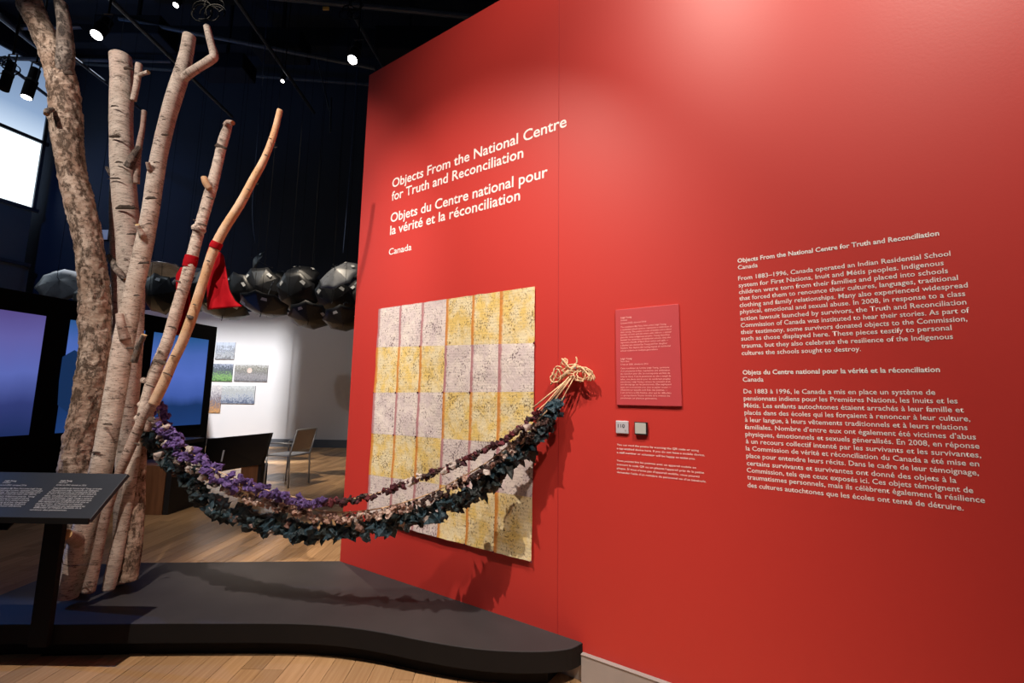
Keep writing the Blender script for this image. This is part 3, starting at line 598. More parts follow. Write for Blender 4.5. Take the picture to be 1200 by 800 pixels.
# D slim curved birch
Dt = trunk([(268, 146, 3.08, 9), (263, 160, 3.08, 12), (259, 175, 3.08, 12), (252, 205, 3.08, 13), (242, 240, 3.08, 14), (232, 275, 3.08, 14), (219, 325, 3.08, 15), (208, 360, 3.08, 15), (196, 400, 3.07, 15), (184, 430, 3.06, 16), (172, 465, 3.05, 14), (164, 500, 3.04, 14), (155, 550, 3.03, 15), (145, 610, 3.03, 16), (134, 660, 3.02, 18), (127, 690, 3.02, 17)],
           'birch', 'slim curved birch with peeling bark rings and a red cloth tie', seg=22, amp=.035, fine=.03, seed=31)
branch(Dt, [(264, 147, 3.05, 7), (267, 143, 3.04, 6), (273, 144, 3.02, 6)], 'birch_dim')
branch(Dt, [(246, 222, 3.04, 8), (241, 214, 3.02, 9), (239, 208, 3.02, 8)], 'peeled', name='branch_stub')
for q in ((259, 172, 15, 7, 3.02), (237, 263, 11, 4, 3.02), (246, 232, 9, 4, 3.02), (228, 258, 4, 3, 3.02), (209, 330, 6, 4, 3.01), (190, 425, 14, 9, 2.99), (201, 383, 9, 4, 3.0), (176, 452, 11, 3, 2.98), (166, 487, 12, 6, 2.97)): scar(Dt, q[0], q[1], q[4], q[2], q[3], -.3)
for u, v, w_ in ((233.5, 268, 17), (170, 474, 16), (166, 490, 16), (174, 446, 17)):
    k = depth(atY(u, v, 3.06))/F/1.26; a = atY(u+1, v-3, 3.06); b = atY(u-1, v+3, 3.06)
    tube_bark('bark_curl', [a, (a+b)/2, b], [w_/2*k*.9, w_/2*k*1.12, w_/2*k*.98], M['birch'], seg=20, step=.004, amp=.07, parent=Dt, caps=(False, False))
# E peeled orange sapling
Et = trunk([(328, 129, 2.9, 7), (320, 160, 2.9, 8), (309, 188, 2.9, 9), (297, 210, 2.9, 10), (281, 240, 2.9, 11), (262, 270, 2.9, 12), (249, 297, 2.9, 12), (238, 330, 2.9, 12), (226, 368, 2.9, 13), (214, 400, 2.9, 13), (202, 425, 2.9, 13), (192, 448, 2.9, 14), (180, 473, 2.9, 14)],
           'peeled', 'peeled orange wooden sapling leaning right with a red cloth tie', seg=18, amp=.03, seed=41)
branch(Et, [(181, 470, 2.9, 13), (172, 484, 2.92, 13), (160, 507, 2.93, 14), (146, 540, 2.92, 13), (135, 567, 2.92, 13), (123, 607, 2.92, 13), (113, 655, 2.92, 14), (103, 693, 2.92, 18)], 'birch_dim', name='barked_butt', amp=.05)
branch(Et, [(184, 470, 2.93, 8), (177, 485, 2.93, 9), (172, 505, 2.94, 7)], 'birch_dim', name='splinter')
for q in ((312, 182, 5, 3), (316, 162, 5, 2), (291, 222, 5, 2), (244, 306, 5, 3), (228, 357, 5, 3), (222, 372, 9, 8), (203, 417, 6, 3), (196, 438, 12, 3), (176, 492, 9, 12), (160, 520, 8, 4)): scar(Et, q[0], q[1], 2.86, q[2], q[3], -.4)
for u, v in ((321, 172), (287, 232), (299, 215)):
    p = atY(u, v, 2.88); MB().tube([p, p+RT*.012-UP*.006, p+RT*.022], .0015, 4).build('twig', M['scar'], Et)
# R short gnarled butt at the right of the bundle
Rt = trunk([(164, 505, 3.1, 15), (162, 540, 3.1, 19), (160, 575, 3.1, 22), (157, 620, 3.1, 24), (153, 655, 3.1, 24), (149, 679, 3.1, 26)], 'rough', 'short gnarled pinkish brown butt at the right foot of the trunk bundle', seg=36, amp=.06, plates=.07, seed=51)
# ------------------------------------------------------------------ red cloth ties
def cloth(name, rows, y, par, nx=10, fold=.02):
    vs = []; ny = 14
    for j in range(ny+1):
        t_ = j/ny*(len(rows)-1); i0 = min(int(t_), len(rows)-2); f_ = t_-i0
        a = [rows[i0][k]+(rows[i0+1][k]-rows[i0][k])*f_ for k in range(4)]
        for i in range(nx+1):
            g = i/nx; u = a[0]+(a[2]-a[0])*g; v = a[1]+(a[3]-a[1])*g
            vs.append(atY(u, v, y+fold*math.sin(g*9+t_*.7)*(.2+j/ny)+.01*noise.noise(V((g*3, t_, 1)))))
    n1 = nx+1; fs = [(j*n1+i, j*n1+i+1, (j+1)*n1+i+1, (j+1)*n1+i) for j in range(ny) for i in range(nx)]
    o = MB().add(vs, fs).build(name, M['cloth'], par, smooth=True); sd = o.modifiers.new('t', 'SOLIDIFY'); sd.thickness = .003; return o
def band(u0, v0, u1, v1, y, r, par):
    a, b = atY(u0, v0, y), atY(u1, v1, y); k = depth(a)/F/1.22
    o = tube_bark('band', [a, (a+b)/2, b], [r*k, r*k*1.03, r*k], M['cloth'], seg=24, step=.006, amp=.05, fine=.03, parent=par, caps=(False, False)); o.data.materials[0] = M['cloth']
    sd = o.modifiers.new('t', 'SOLIDIFY'); sd.thickness = .002; sd.offset = 1
ct = empty('cloth_tie', atY(224, 306, 3.08), 'red cloth tied round the slim curved birch, its tail hanging narrow', 'cloth', 'red cloth ties on the birches')
band(225.2, 300, 221.6, 313.5, 3.08, 7.9, ct)
cloth('tail', [(212, 313, 218, 313), (206, 322, 222, 330), (207, 345, 223, 345), (208, 365, 223, 370), (207, 384, 220, 384), (207, 392, 212, 392)], 3.14, ct)
ct = empty('cloth_tie', atY(253, 290, 2.9), 'red cloth tied round the peeled orange sapling, its tail spread wide', 'cloth', 'red cloth ties on the birches')
band(255, 284, 251.4, 291.2, 2.9, 6.9, ct)
cloth('tail', [(246, 287, 254, 293), (241.5, 299, 262, 298), (242.5, 325, 266, 322), (243, 345, 269, 340), (243, 356, 276, 353), (243.5, 363, 284, 359)], 2.97, ct, fold=.012)
# ------------------------------------------------------------------ rag garland
KN = wall(672, 436, .05); TR = atY(183, 480, 3.05)
hd = (TR-KN); hd.z = 0; hd.normalize(); GN = V((-hd.y, hd.x, 0))
def gp(u, v, off=0): return atP(u, v, KN+GN*off, GN)
def knot_mesh(seed, spiky, mat):
    bm = bmesh.new(); bmesh.ops.create_icosphere(bm, subdivisions=2, radius=1); rnd = random.Random(seed)
    ax = [V((rnd.gauss(0, 1), rnd.gauss(0, 1), rnd.gauss(0, 1))).normalized() for _ in range(7)]
    for q in bm.verts:
        c = q.co.normalized(); e = .62+.25*noise.noise(c*2.2+V((seed*3.1, 0, 0)))+.22*noise.noise(c*5+V((0, seed*1.7, 0)))
        for a in ax:
            d = c.dot(a)
            if d > .80: e += (d-.80)*(3.4 if spiky else 1.5)
            elif d > .6: e -= .12
        q.co = c*e
    if spiky:      # a few flat pointed fabric ends
        for k in range(3):
            a = ax[k]; s_ = a.orthogonal().normalized(); L_ = rnd.uniform(1.2, 1.9)
            v0 = [bm.verts.new(p) for p in (s_*.32, a*L_*.6+s_*.34, a*L_+s_*.05, a*L_*.6-s_*.30, -s_*.3)]; bm.faces.new(v0)
    me = bpy.data.meshes.new('fabric_knot'); bm.to_mesh(me); bm.free(); me.materials.append(mat); return me
KM = {c: [knot_mesh(i+hash_, sp_, M[c]) for i in range(5)] for c, hash_, sp_ in (('purple', 1, False), ('cream', 20, False), ('pinkrag', 40, False), ('teal', 60, True), ('brown', 80, False), ('maroon', 100, False))}
def strand(label, L, n, size, pick, off, spread, ends, warp=1):
    P = [gp(u, v, off) for u, v in L]; C_ = catmull(P, 12)
    cum = [0]
    for i in range(1, len(C_)): cum.append(cum[-1]+(C_[i]-C_[i-1]).length)
    root = empty('rag_garland', C_[0], label, 'garland', 'rag garlands strung from the birches to the wall')
    lift = V((0, 0, .022)) if label.startswith('middle') else V((0, 0, .004))
    o = MB().tube([q_+lift for q_ in C_]+ends, .0042 if label.startswith('middle') else .003, 6).build('cord', M['rope'], root, smooth=True)
    j = 0
    for k in range(n):
        s_ = cum[-1]*((k+.5)/n)**warp
        while j < len(cum)-2 and cum[j+1] < s_: j += 1
        f_ = (s_-cum[j])/(cum[j+1]-cum[j]); p = C_[j].lerp(C_[j+1], f_); tt = s_/cum[-1]
        c = pick(tt)
        if c is None: continue
        a = random.random()*2*math.pi; d = (C_[j+1]-C_[j]).normalized(); x = d.orthogonal().normalized(); y = d.cross(x)
        sz = size*(.82 if c in ('maroon', 'brown') else 1)*random.uniform(.75, 1.2)*(1.15 if c == 'cream' else 1)
        sp_ = spread(tt)
        o = link('fabric_knot', random.choice(KM[c])); o.location = p+(x*math.cos(a)+y*math.sin(a))*sp_*random.uniform(.45, 1)-Z1*(.45 if label.startswith('middle') else .3)*sp_
        o.scale = (sz*random.uniform(.8, 1.2), sz*random.uniform(.8, 1.2), sz*random.uniform(.8, 1.2)); o.rotation_euler = (random.random()*6, random.random()*6, random.random()*6)
        adopt(o, root)
    return root
rc = random.random
S1 = [(184, 474), (187, 490), (197, 507), (222, 529), (250, 550), (290, 567), (320, 577), (350, 584), (375, 587), (395, 587), (425, 583), (455, 574), (490, 560), (520, 550), (545, 538), (570, 526), (595, 512), (618, 494), (632, 480)]
S2 = [(176, 487), (190, 508), (215, 535), (245, 556), (275, 573), (300, 585), (330, 593), (360, 600), (385, 604), (415, 604), (450, 599), (480, 591), (510, 580), (540, 564), (565, 550), (592, 530), (615, 510), (640, 487)]
S3 = [(172, 498), (184, 522), (205, 546), (228, 568), (255, 594), (285, 606), (315, 613), (345, 619), (370, 621), (400, 618), (430, 614), (460, 610), (490, 603), (520, 592), (545, 580), (570, 565), (592, 546), (612, 524), (635, 500), (656, 474)]
strand('uppermost rag garland, purple by the trunks and maroon towards the quilt', S1, 299, .0285,
       lambda t_: ('cream' if rc() < .05 else 'purple') if t_ < .50 else (None if (.58 < t_ < .72 and rc() < .2) else ('maroon' if t_ < .55 or rc() < .6 else ('brown' if rc() < .8 else 'cream'))),
       .060, lambda t_: .052 if t_ < .30 else (.026 if t_ < .5 else .014), [gp(640, 472, .03), gp(668, 440, 0)], 1.25)
strand('middle rag garland of cream and dusty pink scraps on a bare cord', S2, 290, .0245,
       lambda t_: ('cream' if rc() < .5 else ('brown' if rc() < .4 else 'teal')) if t_ < .24 else ('pinkrag' if rc() < .86 else ('cream' if rc() < .25 else 'brown')) if t_ < .68 else ('brown' if rc() < .6 else ('pinkrag' if rc() < .6 else 'cream')),
       .03, lambda t_: .036 if t_ < .25 else .024, [gp(655, 462, 0), gp(673, 438, 0)])
strand('lowest rag garland of teal and black scraps, the longest of the three', S3, 298, .038,
       lambda t_: 'teal' if rc() < .86 else ('brown' if rc() < .6 else ('cream' if rc() < .5 else 'pinkrag')),
       -.015, lambda t_: .042 if .2 < t_ < .95 else .034, [gp(664, 458, .01), gp(674, 440, .01)])
# raffia tie on the wall
rk = empty('raffia_knot', KN, 'bushy knot of straw coloured raffia tied at the wall hook beside the quilt', 'knot')
def loop(cx, cy, rx, ry, ph, turns, y0, seed):
    rnd = random.Random(seed); L_ = []
    for i in range(int(turns*14)+1):
        a = ph+i/14*2*math.pi; u = cx+rx*math.cos(a)*(1+.12*rnd.uniform(-1, 1)); v = cy+ry*math.sin(a)*(1+.12*rnd.uniform(-1, 1))
        L_.append(wall(u, v, y0+.02*math.sin(a*1.3+seed)))
    return L_
k = 0
for cx, cy, rx, ry, ph, tn in ((652, 440, 5, 8, 0, 1.6), (655, 436, 6, 7, 1, 1.6), (650, 443, 5, 5, 2, 1.3), (679, 440, 7, 6, 0, 1.7), (684, 437, 8, 7, 2, 1.5), (681, 441, 5, 6, 1, 1.6), (689, 439, 6, 7, 3, 1.2), (661, 429, 4, 7, 1, 1.2), (672, 431, 9, 4, 0, 1.4), (668, 434, 8, 4, 2, 1.3), (662, 424, 3, 4, 2, 1)):
    k += 1; MB().tube(loop(cx, cy, rx, ry, ph, tn, .05, k), .0038, 5).build('raffia_loop', M['rope'], rk, smooth=True)
for k, L_ in enumerate(([(672, 430), (676, 424), (675, 418)], [(680, 430), (692, 436), (696, 446)], [(682, 431), (690, 440), (689, 446)], [(676, 430), (688, 432), (695, 441)], [(655, 432), (648, 447), (645, 450)], [(668, 432), (660, 422), (658, 420)], [(680, 434), (694, 438), (697, 444)], [(690, 436), (693, 444), (691, 446)])):
    MB().tube(catmull([wall(u, v, .05+.01*(k % 3)) for u, v in L_], 4), [.005]*8+[.003], 6).build('raffia_end', M['rope'], rk, smooth=True)
MB().tube([wall(656, 444, .05), wall(666, 436, .06), wall(675, 427, .05)], [.010, .014, .010], 10).build('wrapped_hitch', M['rope'], rk, smooth=True)
for a, b in (((662, 447), (624, 478)), ((664, 449), (632, 484)), ((670, 440), (645, 470))):
    MB().tube([wall(*a, .05), gp(*b, -.01)], .0045, 6).build('tie_cord', M['rope'], rk, smooth=True)
MB().tube([wall(674, 431, .0), wall(674, 431, .07)], .006, 8).build('hook', M['chrome'], rk)
# ------------------------------------------------------------------ lectern label stand
Yf = 2.35; pR = atY(105, 609, Yf); r_ = ray(150, 555); qR = EYE+r_*(pR.x/r_.x); lv = qR-pR; LX = V((1, 0, 0)); LY = lv.normalized(); LN = LX.cross(LY)
Yp = atZ(43, 731, ZP).y-.035
lc = empty('label_stand', V((atY(43, 757, Yp).x, Yp, .06)), 'slate dark slanted label stand with two text columns at the front left', 'label stand')
Wd = .86; th = .022
MB().boxm(pR+lv/2-LX*(Wd/2)-LN*(th/2), LX*(Wd/2), lv/2, LN*(th/2)).build('top_panel', M['lect'], lc, bevel=.002)
MB().boxm(pR-LX*(Wd/2)-Z1*.006+V((0, -.003, 0)), LX*(Wd/2), V((0, .004, 0)), Z1*.014).build('front_lip', M['plat_side'], lc)
xl = atY(32, 757, Yp).x; xr = atY(54, 757, Yp).x; zt_ = atY(58, 608, Yp).z
MB().box((xl, Yp, .085), (xr, Yp+.03, .80)).build('post', M['plat_side'], lc, bevel=.002)
pb = V(((xl+xr)/2, Yp, .80)); MB().boxm(V(((xl+xr)/2, 2.45, .86)), LX*.045, LY*.10, LN*.004).build('bracket', M['plat_side'], lc)
MB().beam(V(((xl+xr)/2, Yp+.015, .78)), V(((xl+xr)/2, 2.46, .90)), .09, .03).build('arm', M['plat_side'], lc)
def lpt(u, v): P = atP(u, v, pR, LN); return P
c1 = [('Leigh Young', (50, 83), (175, 83), 1), ('Untitled', (25, 101), (108, 101), 0), ('Created 2002, donated 2016', (-30, 128), (285, 128), 0)]
b1 = ['The installation My Pains, from artist Leigh Young,', 'a residential school survivor, represents a celebration', 'of their strong. The poetry is made of textiles and is', 'about bundles of cloth she wears with ribbons,', 'a place for many Indigenous peoples. Young', 'describes her testimony of residential schools', 'as a bundle of fabric from cotton and quilt', 'worked by Young and her daughter', 'and depicts the lasting impact', 'of residential school violence.']
xe1 = [460, 463, 440, 400, 378, 315, 320, 290, 275, 240]; yy1 = [163, 184, 203, 222, 246, 267, 288, 310, 330, 351]
for b, x, y in zip(b1, xe1, yy1): c1.append((b, (-60-(y-163)*1.12, y), (x, y), 0))
c1 += [('Leigh Young', (653, 83), (780, 83), 1), ('Sans titre', (635, 101), (730, 101), 0), ('Créée en 2002, donnée en 2016', (605, 128), (933, 128), 0)]
b2 = ['Cette installation de l’artiste Leigh Young, survivante', 'd’un pensionnat indien, représente une célébration', 'du réconfort pour elle. La courtepointe est faite', 'de tissus. Il est le pensionnat où elle a rempli de', 'tabac, une plante sacrée pour de nombreux', 'peuples autochtones. Leigh Young a ramené', 'des souvenirs et son témoignage sur les pensionnats.', 'Elles expliquent une courtepointe avec tissu et', 'papier cousus, et l’histoire sur laquelle', 'sont fixés des poèmes qui représentent les', 'difficultés et l’impact durable de la', 'violence des pensionnats.']
xs2 = [572, 552, 525, 505, 478, 458, 435, 412, 388, 375, 360, 315]; xe2 = [1105, 1070, 1045, 1045, 1018, 998, 998, 962, 895, 922, 885, 728]; yy2 = [163, 184, 203, 222, 244, 266, 287, 307, 330, 352, 372, 396]
for b, x0, x1, y in zip(b2, xs2, xe2, yy2): c1.append((b, (x0, y), (x1, y), 0))
for b, p, q, bo in c1:
    a = lpt(*Z((0, 555), 9.23, p)); e = lpt(*Z((0, 555), 9.23, q)); text(b, a, LX, LY, (e-a).length, .0085, M['lect_print'], lc, .02 if bo else .003)
# ------------------------------------------------------------------ chair in the far room
c0 = atZ(337.6, 572, 0); c1_ = atZ(363, 565, 0); dx = (c1_-c0); dx.z = 0; dw = .50; dx.normalize(); dy = V((-dx.y, dx.x, 0)); o0 = c0
if dy.x > 0: dy = -dy
ch = empty('armchair', c0, 'taupe mesh armchair with thin steel legs alone on the far floor', 'chair')
def cp3(a, b, z): return o0+dx*a+dy*b+Z1*z
sh = .50; bt = .92
for a in (0, dw):
    MB().tube([cp3(a, 0, 0), cp3(a, .02, sh), cp3(a, -.09, bt)], .015, 8).build('rear_leg', M['chrome'], ch, smooth=True)
    MB().tube([cp3(a, .46, 0), cp3(a, .44, sh-.02)], .014, 8).build('front_leg', M['chrome'], ch, smooth=True)
    MB().tube([cp3(a, .44, sh-.02), cp3(a, .45, .68), cp3(a, .42, .70), cp3(a, -.03, .70)], .013, 8).build('armrest', M['chrome'], ch, smooth=True)
MB().tube([cp3(0, -.09, bt), cp3(dw, -.09, bt)], .011, 8).build('top_rail', M['chrome'], ch, smooth=True)
MB().boxm(cp3(dw/2, .23, sh), dx*(dw/2-.005), dy*.23, Z1*.012).build('seat', M['seatgrey'], ch, bevel=.008)
MB().boxm(cp3(dw/2, -.035, (sh+bt)/2+.03), dx*(dw/2-.01), (V((0, 0, bt-sh-.09))-dy*.09)/2, dy*.006).build('backrest', M['mesh'], ch, bevel=.004)
# ------------------------------------------------------------------ console stands in the far room
def box_at(u0, u1, vb, z, dpt):   # floor box whose front bottom edge is seen at vb between u0 and u1
    a = atZ(u0, vb, 0); b = atZ(u1, vb, 0); return (a.x, a.y, 0), (b.x, a.y+dpt, z)
a = atZ(165, 603, 0); b = atZ(190, 603, 0)
cs = empty('console', V(((a.x+b.x)/2-.1, a.y, 0)), 'wooden console plinth with dark slanted top behind the birch bundle', 'console')
tz = atY(178, 545, a.y).z
MB().box((a.x-.35, a.y, 0), (b.x, a.y+.5, tz)).build('plinth', M['wood'], cs, bevel=.004)
MB().box((b.x+.002, a.y+.01, 0), (b.x+.07, a.y+.5, tz)).build('side_panel', M['black'], cs)
MB().box((a.x+.05, a.y+.15, tz), (a.x+.13, a.y+.2, tz+.25)).build('neck', M['black'], cs)
MB().beam((a.x-.9, a.y+.25, tz+.28), (b.x+.15, a.y+.25, tz+.28), .36, .05).build('slanted_top', M['black'], cs)
Yc = 7.45; tl = atY(243, 514, Yc); tr = atY(317, 507, Yc-.25); br = atY(306, 544, Yc+.0); bl = atY(236, 556, Yc+.2)
cs = empty('console', V((atZ(290, 570, 0).x, Yc, 0)), 'dark slanted console on a brown wooden plinth left of the armchair', 'console')
o = MB().add([tl, tr, br, bl]+[p+V((.02, .05, -.0)) for p in (tl, tr, br, bl)], [(0, 3, 2, 1), (4, 5, 6, 7), (0, 1, 5, 4), (1, 2, 6, 5), (2, 3, 7, 6), (3, 0, 4, 7)]).build('slanted_top', M['black'], cs)
wa = atY(279, 570, Yc+.02); wb = atY(299, 570, Yc+.02)
MB().box((wa.x, Yc+.06, 0), (wb.x, Yc+.26, br.z-.01)).build('plinth', M['wood'], cs)
MB().box((wb.x+.002, Yc+.06, 0), (wb.x+.05, Yc+.26, br.z-.01)).build('side_panel', M['black'], cs)
sl = atY(261, 534, Yc-.03); MB().boxm(sl, (.012, 0, 0), (0, .004, 0), (.012, 0, .09)).build('pale_slit', M['tile'], cs)  # narrow pale slit in the same colour as the grey plate
# ------------------------------------------------------------------ umbrellas
def umb_mesh(r=.5, hgt=.21):
    vs = [(0, 0, hgt)]; fs = []; rings = 5
    for j in range(1, rings+1):
        t_ = j/rings
        for k in range(16):
            a = k*math.pi/8; rr = r*t_*(1 if k % 2 == 0 else (.915-.035*t_)); z = hgt*(1-t_**1.35)+(0 if k % 2 == 0 else .02*t_)
            vs.append((rr*math.cos(a), rr*math.sin(a), z))
    for k in range(16): fs.append((0, 1+k, 1+(k+1) % 16))
    for j in range(rings-1):
        for k in range(16): a, b = 1+j*16+k, 1+j*16+(k+1) % 16; fs.append((a, a+16, b+16, b))
    return vs, fs
def make_umb():
    r = empty('umbrella', V((0, 0, 0)), 'x', 'umbrella')
    o = MB().add(*umb_mesh()).build('canopy', M['umb'], r, smooth=True)
    for e in o.data.edges:
        a_, b_ = sorted(e.vertices)
        if (a_ == 0 and (b_-1) % 2 == 0) or (a_ > 0 and b_-a_ == 16 and (a_-1) % 2 == 0): e.use_edge_sharp = True
    sd = o.modifiers.new('t', 'SOLIDIFY'); sd.thickness = .004
    MB().tube([(0, 0, .24), (0, 0, -.42)], .006, 6).build('shaft', M['steel'], r)
    MB().tube([(0, 0, .24), (0, 0, .32)], .008, 6).build('ferrule', M['steel'], r)
    MB().tube([(0, 0, -.42), (0, 0, -.52), (.02, 0, -.56), (.05, 0, -.57), (.08, 0, -.55), (.09, 0, -.51)], .010, 6).build('handle', M['steel'], r, smooth=True)
    for k in range(8):
        a = k*math.pi/4; ca, sa = math.cos(a), math.sin(a)
        MB().tube([(0, 0, .10), (.26*ca, .26*sa, .155)], .003, 4).build('stretcher', M['steel'], r)
    for k in (1, 5):
        a = k*math.pi/8; c_ = V((math.cos(a), math.sin(a), 0)); rr = .36; e = c_.cross(Z1)
        q = [(-.06, -.03), (.06, -.03), (.05, .03), (-.04, .03)]
        MB().add([c_*(rr+p[1])+e*p[0]+Z1*(.098-p[1]*.52+.006) for p in q], [(0, 1, 2, 3)]).build('printed_mark', M['mark'], r)
    return r
u0 = make_umb(); PROTO = list(u0.children)
UM = [ # u, v, size px, Y, apex dir (x right, y away, z up), roll, label, pale
 (395, 318, 56, 8.2, (-.25, -.75, .62), .2, 'shiny silver black umbrella at the upper right end of the cluster', 1),
 (418, 312, 40, 8.9, (.4, -.5, .7), .5, 'grey umbrella half hidden behind the red wall edge', 1),
 (71, 330, 62, 6.9, (.30, -.80, .42), .25, 'shiny grey umbrella at the left end of the cluster above the video wall', 1),
 (105, 345, 54, 6.9, (.2, -.9, .2), .6, 'black umbrella beside the silver one, partly behind the thick trunk', 0),
 (190, 312, 48, 8.9, (-.2, .15, .95), .3, 'open umbrella seen edge-on with upright hook, right of the leaning trunk', 1),
 (182, 345, 54, 8.3, (-.1, -.9, -.3), .9, 'black umbrella between the leaning birch and the slim birch', 0),
 (215, 352, 54, 8.6, (.2, -.6, -.6), .2, 'black umbrella behind the red cloth tail', 0),
 (224, 318, 48, 8.9, (-.3, -.3, .8), 1.1, 'black umbrella behind the tied band of the slim birch', 1),
 (245, 330, 52, 8.8, (0, -.9, .1), 0, 'black umbrella behind the wide red cloth tail', 0),
 (262, 366, 58, 8.1, (.1, -.35, -.9), .3, 'upturned umbrella with a spike below, under the wide red cloth', 0),
 (308, 362, 60, 8.0, (0, -.4, -.9), .7, 'upturned bowl-like umbrella, lowest in the middle of the cluster', 0),
 (275, 342, 50, 8.5, (-.3, -.8, -.3), .1, 'black umbrella just right of the wide red cloth', 0),
 (298, 303, 30, 9.2, (-.6, -.5, .3), .2, 'small square-looking umbrella standing on top of the cluster', 0),
 (303, 335, 52, 8.8, (.1, -.9, -.1), .5, 'dark umbrella in the middle of the cluster above the upturned bowl', 0),
 (325, 322, 40, 9.0, (.2, -.6, .7), .9, 'dark umbrella on the upper middle of the cluster with white marks', 0),
 (344, 345, 58, 8.2, (-.15, -.9, -.4), .4, 'broad black umbrella right of the middle of the cluster', 0),
 (352, 318, 44, 9.0, (.1, -.7, .6), .3, 'black umbrella left of the silver one with thin hook above', 0),
 (368, 345, 50, 8.5, (.1, -.9, .2), .8, 'black umbrella under the left rim of the silver one', 0),
 (362, 374, 52, 8.1, (.15, -.55, -.8), .1, 'pointed black umbrella hanging low right of the bowl', 0),
 (390, 352, 54, 8.2, (.2, -.8, -.5), .6, 'black umbrella directly below the silver one', 0),
 (402, 378, 50, 7.9, (.2, -.5, -.8), .2, 'lowest black umbrella at the right beside the red wall', 0),
 (425, 350, 50, 8.8, (.3, -.8, -.2), .4, 'black umbrella mostly hidden behind the red wall edge', 0),
 (155, 330, 50, 9.2, (-.1, -.9, .3), .4, 'black umbrella behind the pale trunks', 0),
 (128, 352, 52, 8.9, (0, -.9, -.1), .9, 'black umbrella glimpsed in the gap beside the thick trunk', 0)]
for i, (u, v, s_, y, ap, ro, lab, pale) in enumerate(UM):
    if i == 0: o = u0
    else:
        o = u0.copy(); COL.objects.link(o)
        for c in PROTO:
            d = c.copy(); COL.objects.link(d); d.parent = o
            if c.name.startswith('canopy') and not pale: d.material_slots[0].link = 'OBJECT'; d.material_slots[0].material = M['umb']
            if c.name.startswith('canopy') and pale: d.material_slots[0].link = 'OBJECT'; d.material_slots[0].material = M['umb_pale']
    y += ((i*7) % 5-2)*.30; p = atY(u, v, y); k = s_*.94*depth(p)/F/(1.15 if u < 110 else 1); o.rotation_euler = (V(ap).to_track_quat('Z', 'Y') @ Matrix.Rotation(ro, 3, 'Z').to_quaternion()).to_euler()
    o.location = p-V(ap).normalized()*.1; o.scale = (k, k, k); tag(o, lab, 'umbrella', 'black umbrellas hung in a cluster')
    q_ = V((0, 0, .3)); q_ = o.matrix_basis @ q_
    wq = MB().tube([q_, (q_.x, q_.y, 12.4)], .0028, 4).build('hanging_wire', M['matte']); wq.parent = o; wq.matrix_parent_inverse = o.matrix_basis.inverted()
for c in u0.children:
    if c.name.startswith('canopy'): c.material_slots[0].link = 'OBJECT'; c.material_slots[0].material = M['umb_pale']
# hanging cables
ZC = 12.4
for k, (L_, lab) in enumerate((([(317, -40), (310, 60), (303, 150), (296, 240), (299, 285)], 'thin blue cable hanging down to the small square umbrella'),
                  ([(427, -40), (420, 60), (413, 160), (406, 250), (402, 296)], 'thin blue cable hanging to the silver umbrella near the red wall'))):
    o = MB().tube(catmull([atY(u, v, 8.9 if k == 0 else 8.2) for u, v in L_], 6), .009, 6).build('cable', M['wire'], smooth=True); tag(o, lab, 'cable')
# ------------------------------------------------------------------ ceiling rig
def rod(u0, v0, u1, v1, y0, y1, w_, lab, cat='pipe', mat='steel', name='ceiling_pipe'):
    o = MB().tube([atY(u0, v0, y0), atY(u1, v1, y1)], w_, 8).build(name, M[mat]); tag(o, lab, cat); return o
rod(-80, 62, 700, 118, 12.9, 12.9, .05, 'long thin pipe level along the top of the navy back wall')
rod(118, -12, 272, 137, 6.0, 9.5, .035, 'straight diagonal rod crossing between the leaning birch and the thick birch')
rod(70, 55, 170, 132, 7.0, 11, .03, 'short diagonal rod left of the flat-topped birch')
rod(-30, -5, 45, 55, 6.5, 9, .06, 'thick diagonal pipe in the top left corner')
rod(20, 32, 95, 31, 8, 8.3, .05, 'short level pipe behind the rough trunk')
rod(250, -10, 640, 28, 6.8, 6.2, .045, 'lighting pipe running level over the end of the red wall')
rod(140, 22, 440, 80, 9.5, 9.8, .05, 'level pipe behind the top of the leaning birch')
rod(270, -10, 368, 132, 7, 11, .04, 'diagonal rod to the right of the crooked branch')
rod(413, 15, 450, 80, 7, 9, .035, 'short diagonal rod beside the lamp nearest the red wall')
rod(0, 70, 75, 127, 9, 11, .04, 'diagonal rod crossing the bright window')
rod(-20, 68, 200, 72, 10.5, 11.5, .05, 'level pipe crossing the top of the window')
rod(372, 70, 386, 130, 11, 11.2, .02, 'thin upright drop rod beside the blue cable')
rod(388, 115, 387, 155, 11.4, 11.4, .03, 'short black dropper in front of the navy wall')
for k, (a, b, y, hh, lab) in enumerate(((-7, 2, 8.5, .35, 'deep dark roof beam nearest the viewer'), (-12, 2, 10.5, .35, 'second dark roof beam further back'), (-14, 2, 12.2, .3, 'third dark roof beam close to the navy wall'))):
    o = MB().box((a-4, y-.12, 12.4-2*hh), (b, y+.12, 12.4)).build('roof_beam', M['ceil']); tag(o, lab, 'beam', 'roof beams')
for k, (u, v, y, sx_, sz_, lab) in enumerate(((160, 40, 9.8, 1.6, .5, 'boxy dark duct above the flat-topped birch'), (265, 80, 11.0, 1.3, .45, 'dark duct behind the crooked branch'), (330, 55, 10, 1.2, .5, 'dark duct between the crooked branch and the red wall'), (480, 55, 9.6, 1.5, .6, 'dark duct over the corner of the red wall'))):
    p = atY(u, v, y); o = MB().box(p-V((sx_/2, .3, sz_/2)), p+V((sx_/2, .3, sz_/2))).build('duct', M['ceil'], bevel=.03); tag(o, lab, 'duct'); MB().box(p+V((-.03, -.03, sz_/2)), (p.x+.03, p.y+.03, 12.398)).build('strap', M['ceil'], o) if p.z+sz_/2 < 12.3 else None
